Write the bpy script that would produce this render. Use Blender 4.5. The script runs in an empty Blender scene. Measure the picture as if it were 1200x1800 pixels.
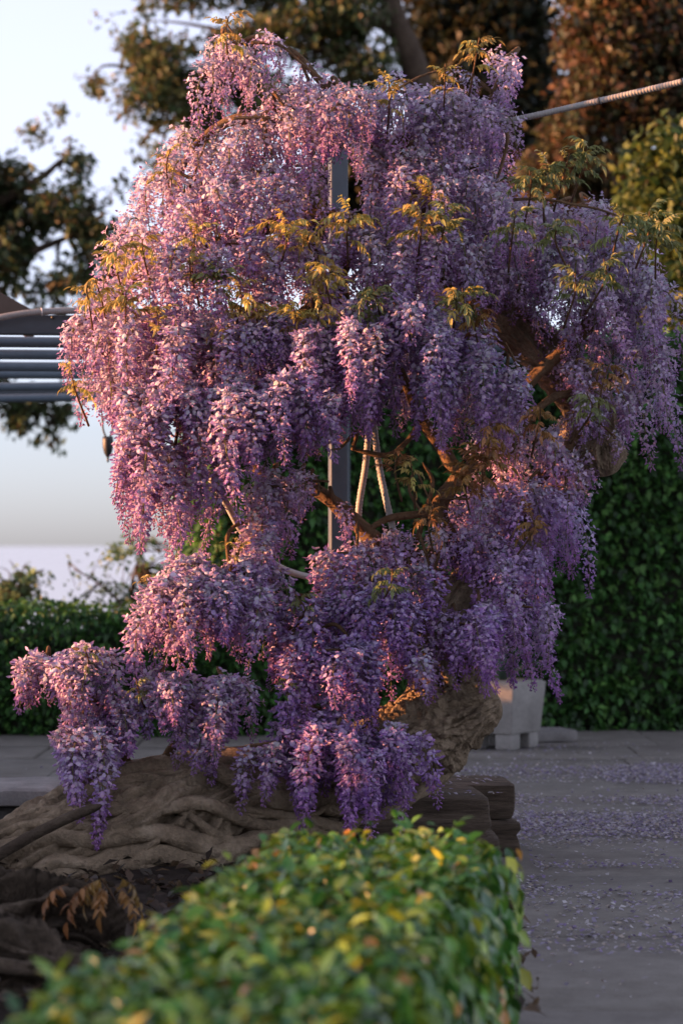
import bpy, math, random
import numpy as np
from mathutils import Vector, Matrix, Euler

rng = np.random.default_rng(7)
random.seed(7)
SC = bpy.context.scene
COL = SC.collection
R = math.radians

# ------------------------------------------------------------------ camera
CAM_Z, FPX, HOR = 0.95, 4250.0, 957.0
cam_d = bpy.data.cameras.new("camera")
cam = bpy.data.objects.new("camera", cam_d)
COL.objects.link(cam)
cam.location = (0, 0, CAM_Z)
cam.rotation_euler = (R(90), 0, 0)
cam_d.sensor_width = 36.0
cam_d.lens = 85.0
cam_d.shift_y = (HOR - 900.0) / 1800.0
cam_d.clip_start = 0.05
cam_d.clip_end = 60000
cam_d.dof.use_dof = True
cam_d.dof.focus_distance = 6.95
cam_d.dof.aperture_fstop = 3.8
SC.camera = cam

# ------------------------------------------------------------------ sky + sun
SUN_EL, SUN_AZ = 6.0, 267.5          # azimuth clockwise from +Y
world = bpy.data.worlds.new("World")
SC.world = world
world.use_nodes = True
wn, wl = world.node_tree.nodes, world.node_tree.links
wn.clear()
sky = wn.new("ShaderNodeTexSky")
sky.sky_type = 'NISHITA'
sky.sun_disc = False
sky.sun_elevation = R(SUN_EL)
sky.sun_rotation = R(SUN_AZ)
sky.altitude = 50
sky.air_density = 1.0
sky.dust_density = 0.4
sky.ozone_density = 5.0
bg = wn.new("ShaderNodeBackground")
bg.inputs["Strength"].default_value = 0.13
wo = wn.new("ShaderNodeOutputWorld")
# thin evening haze: the clear-sky colours are paled evenly all round
hsv = wn.new("ShaderNodeHueSaturation")
hsv.inputs["Saturation"].default_value = 0.27
wl.new(sky.outputs[0], hsv.inputs["Color"])
tint = wn.new("ShaderNodeMix"); tint.data_type = 'RGBA'; tint.blend_type = 'MULTIPLY'
tint.inputs[0].default_value = 1.0
tint.inputs[7].default_value = (1.01, 0.975, 1.10, 1)
wl.new(hsv.outputs[0], tint.inputs[6])
wl.new(tint.outputs[2], bg.inputs[0])
wl.new(bg.outputs[0], wo.inputs[0])

sun_d = bpy.data.lights.new("sun", 'SUN')
sun = bpy.data.objects.new("sun", sun_d)
COL.objects.link(sun)
sun_d.energy = 5.0
sun_d.angle = R(0.6)
sun_d.color = (1.0, 0.44, 0.19)
_d = Vector((math.sin(R(SUN_AZ)) * math.cos(R(SUN_EL)), math.cos(R(SUN_AZ)) * math.cos(R(SUN_EL)), math.sin(R(SUN_EL))))
sun.rotation_euler = _d.to_track_quat('Z', 'Y').to_euler()
sun.location = (-8, -2, 6)

vs = SC.view_settings
vs.view_transform = 'Standard'
vs.look = 'None'
vs.gamma = 1.0
vs.use_curve_mapping = False
vs.exposure = 2.08
SC.cycles.max_bounces = 8
SC.cycles.transparent_max_bounces = 8

# ------------------------------------------------------------------ helpers
def P(px, py, D):
    """a point seen at photograph pixel (px, py) at D metres in front of the camera"""
    return Vector(((px - 600.0) / FPX * D, D, CAM_Z + (HOR - py) / FPX * D))

_perm = np.random.default_rng(3).random((64, 64, 64))
def vnoise(p):
    p = np.asarray(p, float)
    i = np.floor(p).astype(int); f = p - i
    f = f * f * (3 - 2 * f)
    i0 = i & 63; i1 = (i + 1) & 63
    def g(a, b, c): return _perm[a[:, 0], b[:, 1], c[:, 2]]
    x, y, z = f[:, 0], f[:, 1], f[:, 2]
    c00 = g(i0, i0, i0) * (1 - x) + g(i1, i0, i0) * x
    c10 = g(i0, i1, i0) * (1 - x) + g(i1, i1, i0) * x
    c01 = g(i0, i0, i1) * (1 - x) + g(i1, i0, i1) * x
    c11 = g(i0, i1, i1) * (1 - x) + g(i1, i1, i1) * x
    return ((c00 * (1 - y) + c10 * y) * (1 - z) + (c01 * (1 - y) + c11 * y) * z) * 2 - 1
def fbm(p, oct=4):
    p = np.asarray(p, float); s = 0; a = 1.0; t = 0
    for k in range(oct):
        s = s + a * vnoise(p * (2 ** k) + 17.3 * k); t += a; a *= .5
    return s / t

def mesh(name, V, F, col=None, smooth=True):
    """V (n,3); F an int array (m,k) or a list of such arrays; col (n,3)"""
    V = np.asarray(V, np.float32)
    Fs = F if isinstance(F, list) else [F]
    Fs = [np.asarray(f, np.int32) for f in Fs if len(f)]
    me = bpy.data.meshes.new(name)
    me.vertices.add(len(V)); me.vertices.foreach_set("co", V.ravel())
    li = np.concatenate([f.ravel() for f in Fs])
    tot = np.concatenate([np.full(len(f), f.shape[1], np.int32) for f in Fs])
    st = np.concatenate([[0], np.cumsum(tot)[:-1]]).astype(np.int32)
    me.loops.add(len(li)); me.loops.foreach_set("vertex_index", li)
    me.polygons.add(len(tot)); me.polygons.foreach_set("loop_start", st); me.polygons.foreach_set("loop_total", tot)
    if smooth: me.polygons.foreach_set("use_smooth", np.ones(len(tot), bool))
    me.update(calc_edges=True)
    if col is not None:
        a = me.color_attributes.new("Col", 'FLOAT_COLOR', 'POINT')
        c = np.ones((len(V), 4), np.float32); c[:, :3] = col
        a.data.foreach_set("color", c.ravel())
    return me

def obj(name, me, mat=None, parent=None, kind=None):
    o = bpy.data.objects.new(name, me)
    COL.objects.link(o)
    if mat and me is not None and not me.materials: me.materials.append(mat)
    if parent is not None: setparent(o, parent)
    if kind: o["kind"] = kind
    return o
def setparent(o, parent):
    o.parent = parent
    o.matrix_parent_inverse = INV.get(parent.name, Matrix.Identity(4))
INV = {}
def tag(o, label, cat, group=None):
    o["label"] = label; o["category"] = cat
    if group: o["group"] = group
    return o
def thing(name, loc, label, cat, group=None):
    o = bpy.data.objects.new(name, None)
    o.empty_display_size = .1
    COL.objects.link(o); o.location = loc
    INV[o.name] = Matrix.Translation(-Vector(loc))
    return tag(o, label, cat, group)

def scatter(tV, tF, M, T, tC=None, C=None):
    """copies of a template: M (n,3,3), T (n,3), colours multiplied"""
    n, k = len(T), len(tV)
    V = np.einsum('nij,kj->nki', M, tV) + T[:, None, :]
    Fs = tF if isinstance(tF, list) else [tF]
    out = [(f[None] + (np.arange(n) * k)[:, None, None]).reshape(-1, f.shape[1]) for f in Fs]
    cc = None
    if C is not None:
        base = np.ones((k, 3)) if tC is None else tC
        cc = (base[None] * C[:, None, :]).reshape(-1, 3)
    return V.reshape(-1, 3), out, cc
def rotmats(yaw, pitch, roll, s):
    cy, sy, cp, sp, cr, sr = np.cos(yaw), np.sin(yaw), np.cos(pitch), np.sin(pitch), np.cos(roll), np.sin(roll)
    o, z = np.ones_like(cy), np.zeros_like(cy)
    Rz = np.stack([cy, -sy, z, sy, cy, z, z, z, o], -1).reshape(-1, 3, 3)
    Ry = np.stack([cp, z, sp, z, o, z, -sp, z, cp], -1).reshape(-1, 3, 3)
    Rx = np.stack([o, z, z, z, cr, -sr, z, sr, cr], -1).reshape(-1, 3, 3)
    return (Rz @ Ry @ Rx) * np.asarray(s).reshape(-1, 1, 1)

def catmull(pts, n):
    pts = np.asarray(pts, float)
    q = np.vstack([2 * pts[0] - pts[1], pts, 2 * pts[-1] - pts[-2]])
    m = len(pts) - 1
    t = np.linspace(0, m - 1e-6, n); i = t.astype(int); f = (t - i)[:, None]
    a, b, c, d = q[i], q[i + 1], q[i + 2], q[i + 3]
    return .5 * (2 * b + (c - a) * f + (2 * a - 5 * b + 4 * c - d) * f ** 2 + (3 * b - a - 3 * c + d) * f ** 3)
def frames(path):
    t = np.gradient(path, axis=0); t /= np.linalg.norm(t, axis=1)[:, None] + 1e-9
    n = np.zeros_like(t)
    v = np.array([0, 0, 1.]) if abs(t[0, 2]) < .9 else np.array([1., 0, 0])
    for i in range(len(t)):
        v = v - t[i] * v.dot(t[i]); v /= np.linalg.norm(v) + 1e-9
        n[i] = v
    return t, n, np.cross(t, n)
def tube(path, rad, seg=8, caps=True):
    path = np.asarray(path, float); N = len(path)
    rad = np.broadcast_to(np.asarray(rad, float), (N,)) if np.ndim(rad) < 2 else rad
    t, a, b = frames(path)
    th = np.linspace(0, 2 * np.pi, seg, endpoint=False)
    r = rad[:, None] if np.ndim(rad) == 1 else rad
    V = path[:, None] + r[..., None] * (np.cos(th)[None, :, None] * a[:, None] + np.sin(th)[None, :, None] * b[:, None])
    i = np.arange(N - 1)[:, None] * seg; j = np.arange(seg)[None]; k = (j + 1) % seg
    F = np.stack([i + j, i + k, i + seg + k, i + seg + j], -1).reshape(-1, 4)
    V = V.reshape(-1, 3); Fs = [F]
    if caps:
        V = np.vstack([V, path[0], path[-1]])
        c0, c1 = len(V) - 2, len(V) - 1
        jj = np.arange(seg); kk = (jj + 1) % seg; o = (N - 1) * seg
        Fs.append(np.concatenate([np.stack([np.full(seg, c0), kk, jj], -1), np.stack([np.full(seg, c1), o + jj, o + kk], -1)]))
    return V, Fs
def join(parts):
    Vs, Fd, Cs, o = [], {}, [], 0
    for p in parts:
        V, F = p[0], p[1]
        for f in (F if isinstance(F, list) else [F]):
            f = np.asarray(f)
            if len(f): Fd.setdefault(f.shape[1], []).append(f + o)
        Vs.append(V); o += len(V)
        if len(p) > 2 and p[2] is not None: Cs.append(p[2])
    return np.vstack(Vs), [np.concatenate(v) for v in Fd.values()], (np.vstack(Cs) if Cs else None)
def boxVF(c, s, rz=0.0, bev=0.0):
    """a box with its edges bevelled"""
    import bmesh
    bm = bmesh.new(); bmesh.ops.create_cube(bm, size=1)
    for v in bm.verts: v.co = Vector((v.co.x * s[0], v.co.y * s[1], v.co.z * s[2]))
    if bev: bmesh.ops.bevel(bm, geom=bm.edges[:], offset=bev, segments=2, affect='EDGES', profile=.6)
    bmesh.ops.triangulate(bm, faces=bm.faces[:])
    bm.verts.index_update()
    V = np.array([v.co[:] for v in bm.verts]); F = np.array([[v.index for v in f.verts] for f in bm.faces]); bm.free()
    ca, sa = math.cos(rz), math.sin(rz)
    V = np.stack([V[:, 0] * ca - V[:, 1] * sa, V[:, 0] * sa + V[:, 1] * ca, V[:, 2]], -1) + np.array(c)
    return V, [F]
def rockbox(c, s, rz=0.0, res=.03, amp=.008, freq=9.0, layers=0.0, seed=0.0, rnd=.012):
    """a rough-hewn block: a gridded box, rounded and displaced by noise"""
    n = [max(2, int(d / res)) for d in s]
    Vs, Fs, o = [], [], 0
    for ax in range(3):
        u, v = (ax + 1) % 3, (ax + 2) % 3
        for sg in (-1, 1):
            a, b = np.meshgrid(np.linspace(-.5, .5, n[u] + 1), np.linspace(-.5, .5, n[v] + 1), indexing='ij')
            q = np.zeros((a.size, 3)); q[:, ax] = sg * .5; q[:, u] = a.ravel(); q[:, v] = b.ravel()
            i, j = np.meshgrid(np.arange(n[u]), np.arange(n[v]), indexing='ij')
            w = n[v] + 1; k = (i * w + j).ravel()
            f = np.stack([k, k + w, k + w + 1, k + 1], -1)
            if sg < 0: f = f[:, ::-1]
            Vs.append(q); Fs.append(f + o); o += len(q)
    V = np.vstack(Vs) * np.array(s); F = np.concatenate(Fs)
    h = np.array(s) / 2
    inner = np.clip(V, -(h - rnd), h - rnd); dv = V - inner
    l = np.linalg.norm(dv, axis=1)[:, None]
    V = inner + dv / np.maximum(l, 1e-9) * np.minimum(l, rnd)
    nr = inner / np.linalg.norm(h); nr = dv / np.maximum(l, 1e-9)
    d = fbm(V * freq + seed, 4) * amp
    if layers: d = d + vnoise(V * np.array([2.5, 2.5, layers]) + seed + 5) * amp * 1.1
    V = V + nr * d[:, None]
    ca, sa = math.cos(rz), math.sin(rz)
    V = np.stack([V[:, 0] * ca - V[:, 1] * sa, V[:, 0] * sa + V[:, 1] * ca, V[:, 2]], -1) + np.array(c)
    return V, [F]
def lathe(prof, seg=20, c=(0, 0, 0)):
    th = np.linspace(0, 2 * np.pi, seg, endpoint=False)
    prof = np.asarray(prof, float)
    V = np.stack([prof[:, 0][:, None] * np.cos(th), prof[:, 0][:, None] * np.sin(th), np.repeat(prof[:, 1][:, None], seg, 1)], -1).reshape(-1, 3) + np.array(c)
    N = len(prof); i = np.arange(N - 1)[:, None] * seg; j = np.arange(seg)[None]; k = (j + 1) % seg
    return V, [np.stack([i + j, i + k, i + seg + k, i + seg + j], -1).reshape(-1, 4)]

# ------------------------------------------------------------------ materials
def newmat(name):
    m = bpy.data.materials.new(name); m.use_nodes = True
    nt = m.node_tree; nt.nodes.clear()
    out = nt.nodes.new("ShaderNodeOutputMaterial")
    b = nt.nodes.new("ShaderNodeBsdfPrincipled")
    nt.links.new(b.outputs[0], out.inputs[0])
    return m, nt, b, out
def noise_node(nt, scale, detail=5, vec=None, rough=.6):
    n = nt.nodes.new("ShaderNodeTexNoise"); n.inputs["Scale"].default_value = scale
    n.inputs["Detail"].default_value = detail; n.inputs["Roughness"].default_value = rough
    if vec is not None: nt.links.new(vec, n.inputs["Vector"])
    return n
def coords(nt, scale=None):
    tc = nt.nodes.new("ShaderNodeTexCoord")
    if scale is None: return tc.outputs["Object"]
    mp = nt.nodes.new("ShaderNodeMapping"); mp.inputs["Scale"].default_value = scale
    nt.links.new(tc.outputs["Object"], mp.inputs[0]); return mp.outputs[0]
def ramp(nt, fac, stops):
    r = nt.nodes.new("ShaderNodeValToRGB"); e = r.color_ramp.elements
    while len(e) < len(stops): e.new(.5)
    for x, (p, c) in zip(e, stops): x.position = p; x.color = (*c, 1)
    nt.links.new(fac, r.inputs[0]); return r.outputs[0]
def bump(nt, b, h, strength=.4, dist=.01):
    n = nt.nodes.new("ShaderNodeBump"); n.inputs["Strength"].default_value = strength; n.inputs["Distance"].default_value = dist
    nt.links.new(h, n.inputs["Height"]); nt.links.new(n.outputs[0], b.inputs["Normal"]); return n
def mixc(nt, fac, a, bcol, mode='MIX'):
    m = nt.nodes.new("ShaderNodeMix"); m.data_type = 'RGBA'; m.blend_type = mode
    for v, s in ((fac, m.inputs[0]), (a, m.inputs[6]), (bcol, m.inputs[7])):
        if hasattr(v, "is_linked"): nt.links.new(v, s)
        elif isinstance(v, (int, float)): s.default_value = v
        else: s.default_value = (*v, 1)
    return m.outputs[2]
def petal_mat(name, trans=.35, rough=.55, spec=.25, hue=.03, valr=.25):
    m, nt, b, out = newmat(name)
    at = nt.nodes.new("ShaderNodeAttribute"); at.attribute_name = "Col"
    oi = nt.nodes.new("ShaderNodeObjectInfo")
    hs = nt.nodes.new("ShaderNodeHueSaturation")
    mr = nt.nodes.new("ShaderNodeMapRange"); mr.inputs[3].default_value = .5 - hue; mr.inputs[4].default_value = .5 + hue
    nt.links.new(oi.outputs["Random"], mr.inputs[0]); nt.links.new(mr.outputs[0], hs.inputs["Hue"])
    mv = nt.nodes.new("ShaderNodeMapRange"); mv.inputs[3].default_value = 1 - valr; mv.inputs[4].default_value = 1 + valr
    mul = nt.nodes.new("ShaderNodeMath"); mul.operation = 'MULTIPLY'; mul.inputs[1].default_value = 7.13
    fr = nt.nodes.new("ShaderNodeMath"); fr.operation = 'FRACT'
    nt.links.new(oi.outputs["Random"], mul.inputs[0]); nt.links.new(mul.outputs[0], fr.inputs[0]); nt.links.new(fr.outputs[0], mv.inputs[0])
    nt.links.new(mv.outputs[0], hs.inputs["Value"]); nt.links.new(at.outputs["Color"], hs.inputs["Color"])
    nt.links.new(hs.outputs[0], b.inputs["Base Color"])
    b.inputs["Roughness"].default_value = rough; b.inputs["Specular IOR Level"].default_value = spec
    tr = nt.nodes.new("ShaderNodeBsdfTranslucent"); nt.links.new(hs.outputs[0], tr.inputs[0])
    mx = nt.nodes.new("ShaderNodeMixShader"); mx.inputs[0].default_value = trans
    nt.links.new(b.outputs[0], mx.inputs[1]); nt.links.new(tr.outputs[0], mx.inputs[2]); nt.links.new(mx.outputs[0], out.inputs[0])
    return m
M_PETAL = petal_mat("petal", .36, .6, .2, .012, .14)
M_LEAF = petal_mat("leaf", .35, .42, .45, .02, .2)
M_GLOSSY = petal_mat("glossy_leaf", .22, .30, .5, .02, .2)
M_FAR = petal_mat("far_leaf", .30, .5, .35, 0, 0)

def bark_mat(name, c0, c1, c2, scale=(1, 1, 1)):
    m, nt, b, out = newmat(name)
    v = coords(nt, scale)
    n1 = noise_node(nt, 9, 8, v, .7); n2 = noise_node(nt, 70, 6, v, .7); n3 = noise_node(nt, 3.0, 3, v)
    c = ramp(nt, n1.outputs[0], [(.3, c0), (.52, c1), (.72, c2)])
    c = mixc(nt, .5, c, ramp(nt, n2.outputs[0], [(.35, (.5, .5, .5)), (.7, (1.25, 1.22, 1.15))]), 'MULTIPLY')
    c = mixc(nt, .55, c, ramp(nt, n3.outputs[0], [(.35, (.65, .62, .6)), (.65, (1.2, 1.2, 1.2))]), 'MULTIPLY')
    nt.links.new(c, b.inputs["Base Color"]); b.inputs["Roughness"].default_value = .9; b.inputs["Specular IOR Level"].default_value = .2
    ad = nt.nodes.new("ShaderNodeMath"); ad.operation = 'ADD'
    nt.links.new(n1.outputs[0], ad.inputs[0]); nt.links.new(n2.outputs[0], ad.inputs[1])
    bump(nt, b, ad.outputs[0], .9, .02)
    return m
M_BARK = bark_mat("old_bark", (.14, .105, .07), (.33, .25, .165), (.50, .40, .285))
M_DECAY_SHADE = bark_mat("shaded_decayed_wood", (.04, .03, .02), (.12, .09, .064), (.26, .205, .15))  # decayed root wood, darkened so its colour carries the deep shade there
M_BRANCH = bark_mat("vine_bark", (.10, .06, .035), (.19, .115, .062), (.27, .17, .10))
M_FARBARK = bark_mat("far_bark", (.05, .035, .025), (.09, .065, .045), (.13, .10, .07))
M_SLEEPER = bark_mat("weathered_timber", (.085, .063, .045), (.18, .135, .098), (.28, .215, .16), (1, 6, 14))

def stone_mat(name, c0, c1, scale=4.0, rough=.85, rand=.25, bmp=.35):
    m, nt, b, out = newmat(name)
    v = coords(nt)
    oi = nt.nodes.new("ShaderNodeObjectInfo")
    av = nt.nodes.new("ShaderNodeVectorMath"); av.operation = 'ADD'
    nt.links.new(v, av.inputs[0]); nt.links.new(oi.outputs["Location"], av.inputs[1])
    n1 = noise_node(nt, scale, 8, av.outputs[0], .65); n2 = noise_node(nt, scale * 22, 5, av.outputs[0], .7)
    mp = nt.nodes.new("ShaderNodeMapping"); mp.inputs["Scale"].default_value = (1, 1, 1.5); nt.links.new(av.outputs[0], mp.inputs[0])
    n3 = noise_node(nt, scale * 1.7, 6, mp.outputs[0], .7)
    c = ramp(nt, n1.outputs[0], [(.3, c0), (.7, c1)])
    c = mixc(nt, .6, c, ramp(nt, n2.outputs[0], [(.3, (.7, .7, .7)), (.7, (1.15, 1.15, 1.15))]), 'MULTIPLY')
    c = mixc(nt, .4, c, ramp(nt, n3.outputs[0], [(.32, (.62, .61, .6)), (.66, (1.25, 1.25, 1.25))]), 'MULTIPLY')
    mv = nt.nodes.new("ShaderNodeMapRange"); mv.inputs[3].default_value = 1 - rand; mv.inputs[4].default_value = 1 + rand
    nt.links.new(oi.outputs["Random"], mv.inputs[0])
    hs = nt.nodes.new("ShaderNodeHueSaturation"); nt.links.new(c, hs.inputs["Color"]); nt.links.new(mv.outputs[0], hs.inputs["Value"])
    nt.links.new(hs.outputs[0], b.inputs["Base Color"]); b.inputs["Roughness"].default_value = rough; b.inputs["Specular IOR Level"].default_value = .2
    ad = nt.nodes.new("ShaderNodeMath"); ad.operation = 'ADD'
    nt.links.new(n3.outputs[0], ad.inputs[0]); nt.links.new(n2.outputs[0], ad.inputs[1])
    bump(nt, b, ad.outputs[0], bmp, .008)
    return m
M_SLAB = stone_mat("flagstone", (.135, .122, .104), (.205, .19, .166), 5.5, .85, .07, .25)
M_COPING = stone_mat("grey_stone", (.16, .15, .14), (.32, .30, .28), 5, .85, .15)
M_WALL = stone_mat("dark_wall_stone", (.06, .055, .05), (.12, .11, .10), 6, .9, .2, .6)
M_PLANTER = stone_mat("pale_stone", (.20, .188, .17), (.29, .275, .25), 3, .8, .05, .12)
M_SOIL = stone_mat("soil", (.022, .016, .012), (.055, .042, .032), 9, .95, 0, .9)
M_GROUND = stone_mat("joint_dirt", (.05, .045, .04), (.09, .08, .07), 6, .95, 0, .5)

def metal_mat(name, c, rough=.45, sp=.5):
    m, nt, b, out = newmat(name)
    n = noise_node(nt, 30, 4, coords(nt))
    nt.links.new(mixc(nt, .35, c, ramp(nt, n.outputs[0], [(.3, tuple(x * .7 for x in c)), (.7, tuple(min(1, x * 1.25) for x in c))])), b.inputs["Base Color"])
    b.inputs["Roughness"].default_value = rough; b.inputs["Specular IOR Level"].default_value = sp
    return m
M_STEEL = metal_mat("grey_painted_steel", (.045, .056, .066), .55)
M_PIPE = metal_mat("blue_grey_pipe", (.085, .115, .14), .45)
M_HOSE = metal_mat("grey_plastic", (.27, .255, .235), .6)
M_DARK = metal_mat("black_iron", (.012, .015, .016), .5)
M_TIE = metal_mat("dark_tie", (.03, .03, .03), .5)
M_WTIE = metal_mat("pale_tie", (.6, .6, .6), .5)
M_RAFTER = metal_mat("brown_timber", (.10, .07, .055), .8, .2)

def flat_mat(name, c, rough=.9):
    m, nt, b, out = newmat(name); 
    n = noise_node(nt, 12, 5, coords(nt))
    nt.links.new(ramp(nt, n.outputs[0], [(.3, tuple(x * .6 for x in c)), (.7, c)]), b.inputs["Base Color"])
    b.inputs["Roughness"].default_value = rough; return m
M_CORE = flat_mat("hedge_twigs", (.028, .030, .014))

def sea_mat():
    m, nt, b, out = newmat("sea_water")
    b.inputs["Base Color"].default_value = (.42, .42, .44, 1); b.inputs["Roughness"].default_value = .2
    b.inputs["IOR"].default_value = 1.33
    n = noise_node(nt, .02, 6, coords(nt, (1, 1, 1)))
    bump(nt, b, n.outputs[0], .15, 1.0)
    return m
M_SEA = sea_mat()

# ------------------------------------------------------------------ setting: sea, ground, terrace
def plane(name, x0, x1, y0, y1, z, mat):
    me = mesh(name, [(x0, y0, z), (x1, y0, z), (x1, y1, z), (x0, y1, z)], np.array([[0, 1, 2, 3]]), smooth=False)
    return obj(name, me, mat, kind="structure")
plane("sea", -40000, 40000, 60, 50000, -42, M_SEA)
terr = plane("terrace", -14, 14, -6, 13.6, -.012, M_GROUND)
plane("hillside", -60, 60, -40, 66, -1.4, M_SOIL)

# flagstones, each its own slab with recessed joints
def slabs():
    y = 3.2; k = 0
    rr = np.random.default_rng(24)
    while y < 12.4:
        h = rr.uniform(.55, 1.15); x = -3.2 + rr.uniform(-.4, 0)
        while x < 3.2:
            w = rr.uniform(1.7, 3.2)
            if True:
                c = np.array([x + w / 2, y + h / 2])
                n = 8
                cs = [(-w / 2 + .003, -h / 2 + .003), (w / 2 - .003, -h / 2 + .003), (w / 2 - .003, h / 2 - .003), (-w / 2 + .003, h / 2 - .003)]
                pts = []
                for a in range(4):
                    p, q = np.array(cs[a]), np.array(cs[(a + 1) % 4])
                    for t in np.linspace(0, 1, n, endpoint=False):
                        pts.append(p + (q - p) * t + rr.normal(0, .0022, 2))
                pts = np.array(pts); m = len(pts)
                tilt = rr.normal(0, .002, 2); z0 = rr.uniform(-.003, .003)
                inn = pts * .994
                zt = z0 + inn @ tilt
                V = np.vstack([np.c_[pts, np.full(m, -.05)], np.c_[pts, zt - .003], np.c_[inn, zt]])
                i = np.arange(m); j = (i + 1) % m
                F = [np.concatenate([np.stack([i, j, m + j, m + i], -1), np.stack([m + i, m + j, 2 * m + j, 2 * m + i], -1)]),
                     (2 * m + i)[None]]
                o = obj("paving_slab", mesh("paving_slab", V, F, smooth=False), M_SLAB, terr)
                o.location = (c[0], c[1], 0); k += 1
            x += w
        y += h
slabs()

# ------------------------------------------------------------------ leaf templates
def leaf_template(L=1.0, W=.5, nu=4, fold=.12, curl=.18):
    u = np.linspace(0, 1, nu + 1)
    prof = np.sin(np.pi * np.clip(u, .02, .985) ** .8) ** .85
    V, F = [], []
    for i, t in enumerate(u):
        w = W / 2 * prof[i]; z = -curl * t * t
        V += [(t * L, -w, z + fold * w), (t * L, 0, z), (t * L, w, z + fold * w)]
    for i in range(nu):
        a = i * 3
        F += [[a, a + 3, a + 4, a + 1], [a + 1, a + 4, a + 5, a + 2]]
    return np.array(V), np.array(F)
LV, LF = leaf_template(1, .62, 3, .35, .22)
SV, SF = leaf_template(1, .6, 2, .3, .2)

FV = np.array([(0, 0, 0), (.45, -.30, .09), (1, 0, -.12), (.45, .30, .09)]); FF = np.array([[0, 1, 2], [0, 2, 3]])
def pick(rr, n, cols, w=None, jit=.18):
    c = np.array(cols)[rr.choice(len(cols), n, p=w)]
    return c * (1 + rr.normal(0, jit, (n, 1))).clip(.5, 1.6)

# ------------------------------------------------------------------ wisteria: racemes
def floret(nu=3, nv=4):
    """one pea flower: folded upright banner, two wings and keel; pedicel along +X, up is +Z (metres)"""
    V, F, C = [], [], []
    for i in range(nu + 1):
        for j in range(nv + 1):
            a, b = i / nu, j / nv * 2 - 1
            w = .0098 * math.sin(math.pi * min(.95, max(.12, a * .83 + .12))) ** .7
            y = b * w; z = -.002 + a * .0165 - .0016 * (1 - abs(b)) * a
            x = .004 - .011 * a * a - .0050 * abs(b) ** 1.3 + .0022 * math.sin(b * 5 + a * 3)
            V.append((x, y, z))
            yel = max(0, 1 - abs(b) * 1.6) * max(0, 1 - abs(a - .3) * 3)
            e = .10 * abs(b)
            C.append((1 + .15 * yel - e, 1 + .30 * yel - e * 1.4, 1 - .05 * yel - e * .5))
    for i in range(nu):
        for j in range(nv):
            a = i * (nv + 1) + j
            F.append([a, a + 1, a + nv + 2, a + nv + 1])
    for s in (-1, 1):
        o = len(V)
        V += [(.000, s * .001, 0), (.008, s * .0070, .0005), (.016, s * .0050, -.0035), (.020, s * .0008, -.0065), (.009, s * .0015, -.007)]
        C += [(.74, .60, .86)] * 5
        F += [[o, o + 1, o + 2, o + 4], [o + 4, o + 2, o + 3, o + 3]]
    F4 = [f for f in F if len(set(f)) == 4]; F3 = [f[:3] for f in F if len(set(f)) == 3]
    o = len(V)
    V += [(-.005, .0025, 0), (-.005, -.0012, .0022), (-.005, -.0012, -.0022), (.003, 0, .0)]
    C += [(.5, .35, .45)] * 4
    F3 += [[o, o + 1, o + 3], [o + 1, o + 2, o + 3], [o + 2, o, o + 3]]
    return np.array(V), [np.array(F4), np.array(F3)], np.array(C)
def bud():
    V, F = [], []
    ring = 5; prof = [(0, .0008), (.004, .0032), (.010, .0036), (.015, .0008)]
    for x, r in prof:
        for k in range(ring):
            a = 2 * math.pi * k / ring
            V.append((x, r * math.cos(a) * .8, r * math.sin(a) - .0012 * (x / .015) ** 2 * 2))
    for i in range(len(prof) - 1):
        for k in range(ring):
            V_ = i * ring
            F.append([V_ + k, V_ + (k + 1) % ring, V_ + ring + (k + 1) % ring, V_ + ring + k])
    return np.array(V), [np.array(F)], np.ones((len(V), 3))
FLO, FLO2, BUD = floret(), floret(2, 2), bud()
def floret_small():
    """the flower as it shows deep in the crown: banner and one folded wing pair"""
    V = [(.004, 0, -.002), (-.002, -.0095, .009), (-.004, 0, .0155), (-.002, .0095, .009), (.001, 0, .008), (.010, -.006, -.001), (.019, 0, -.006), (.010, .006, -.001)]
    F = [[0, 4, 1], [1, 4, 2], [2, 4, 3], [3, 4, 0], [0, 5, 6], [0, 6, 7]]
    return np.array(V), [np.array(F)], np.array([(1, 1, 1)] * 5 + [(.74, .60, .86)] * 3)
FLO3 = floret_small()

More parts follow.
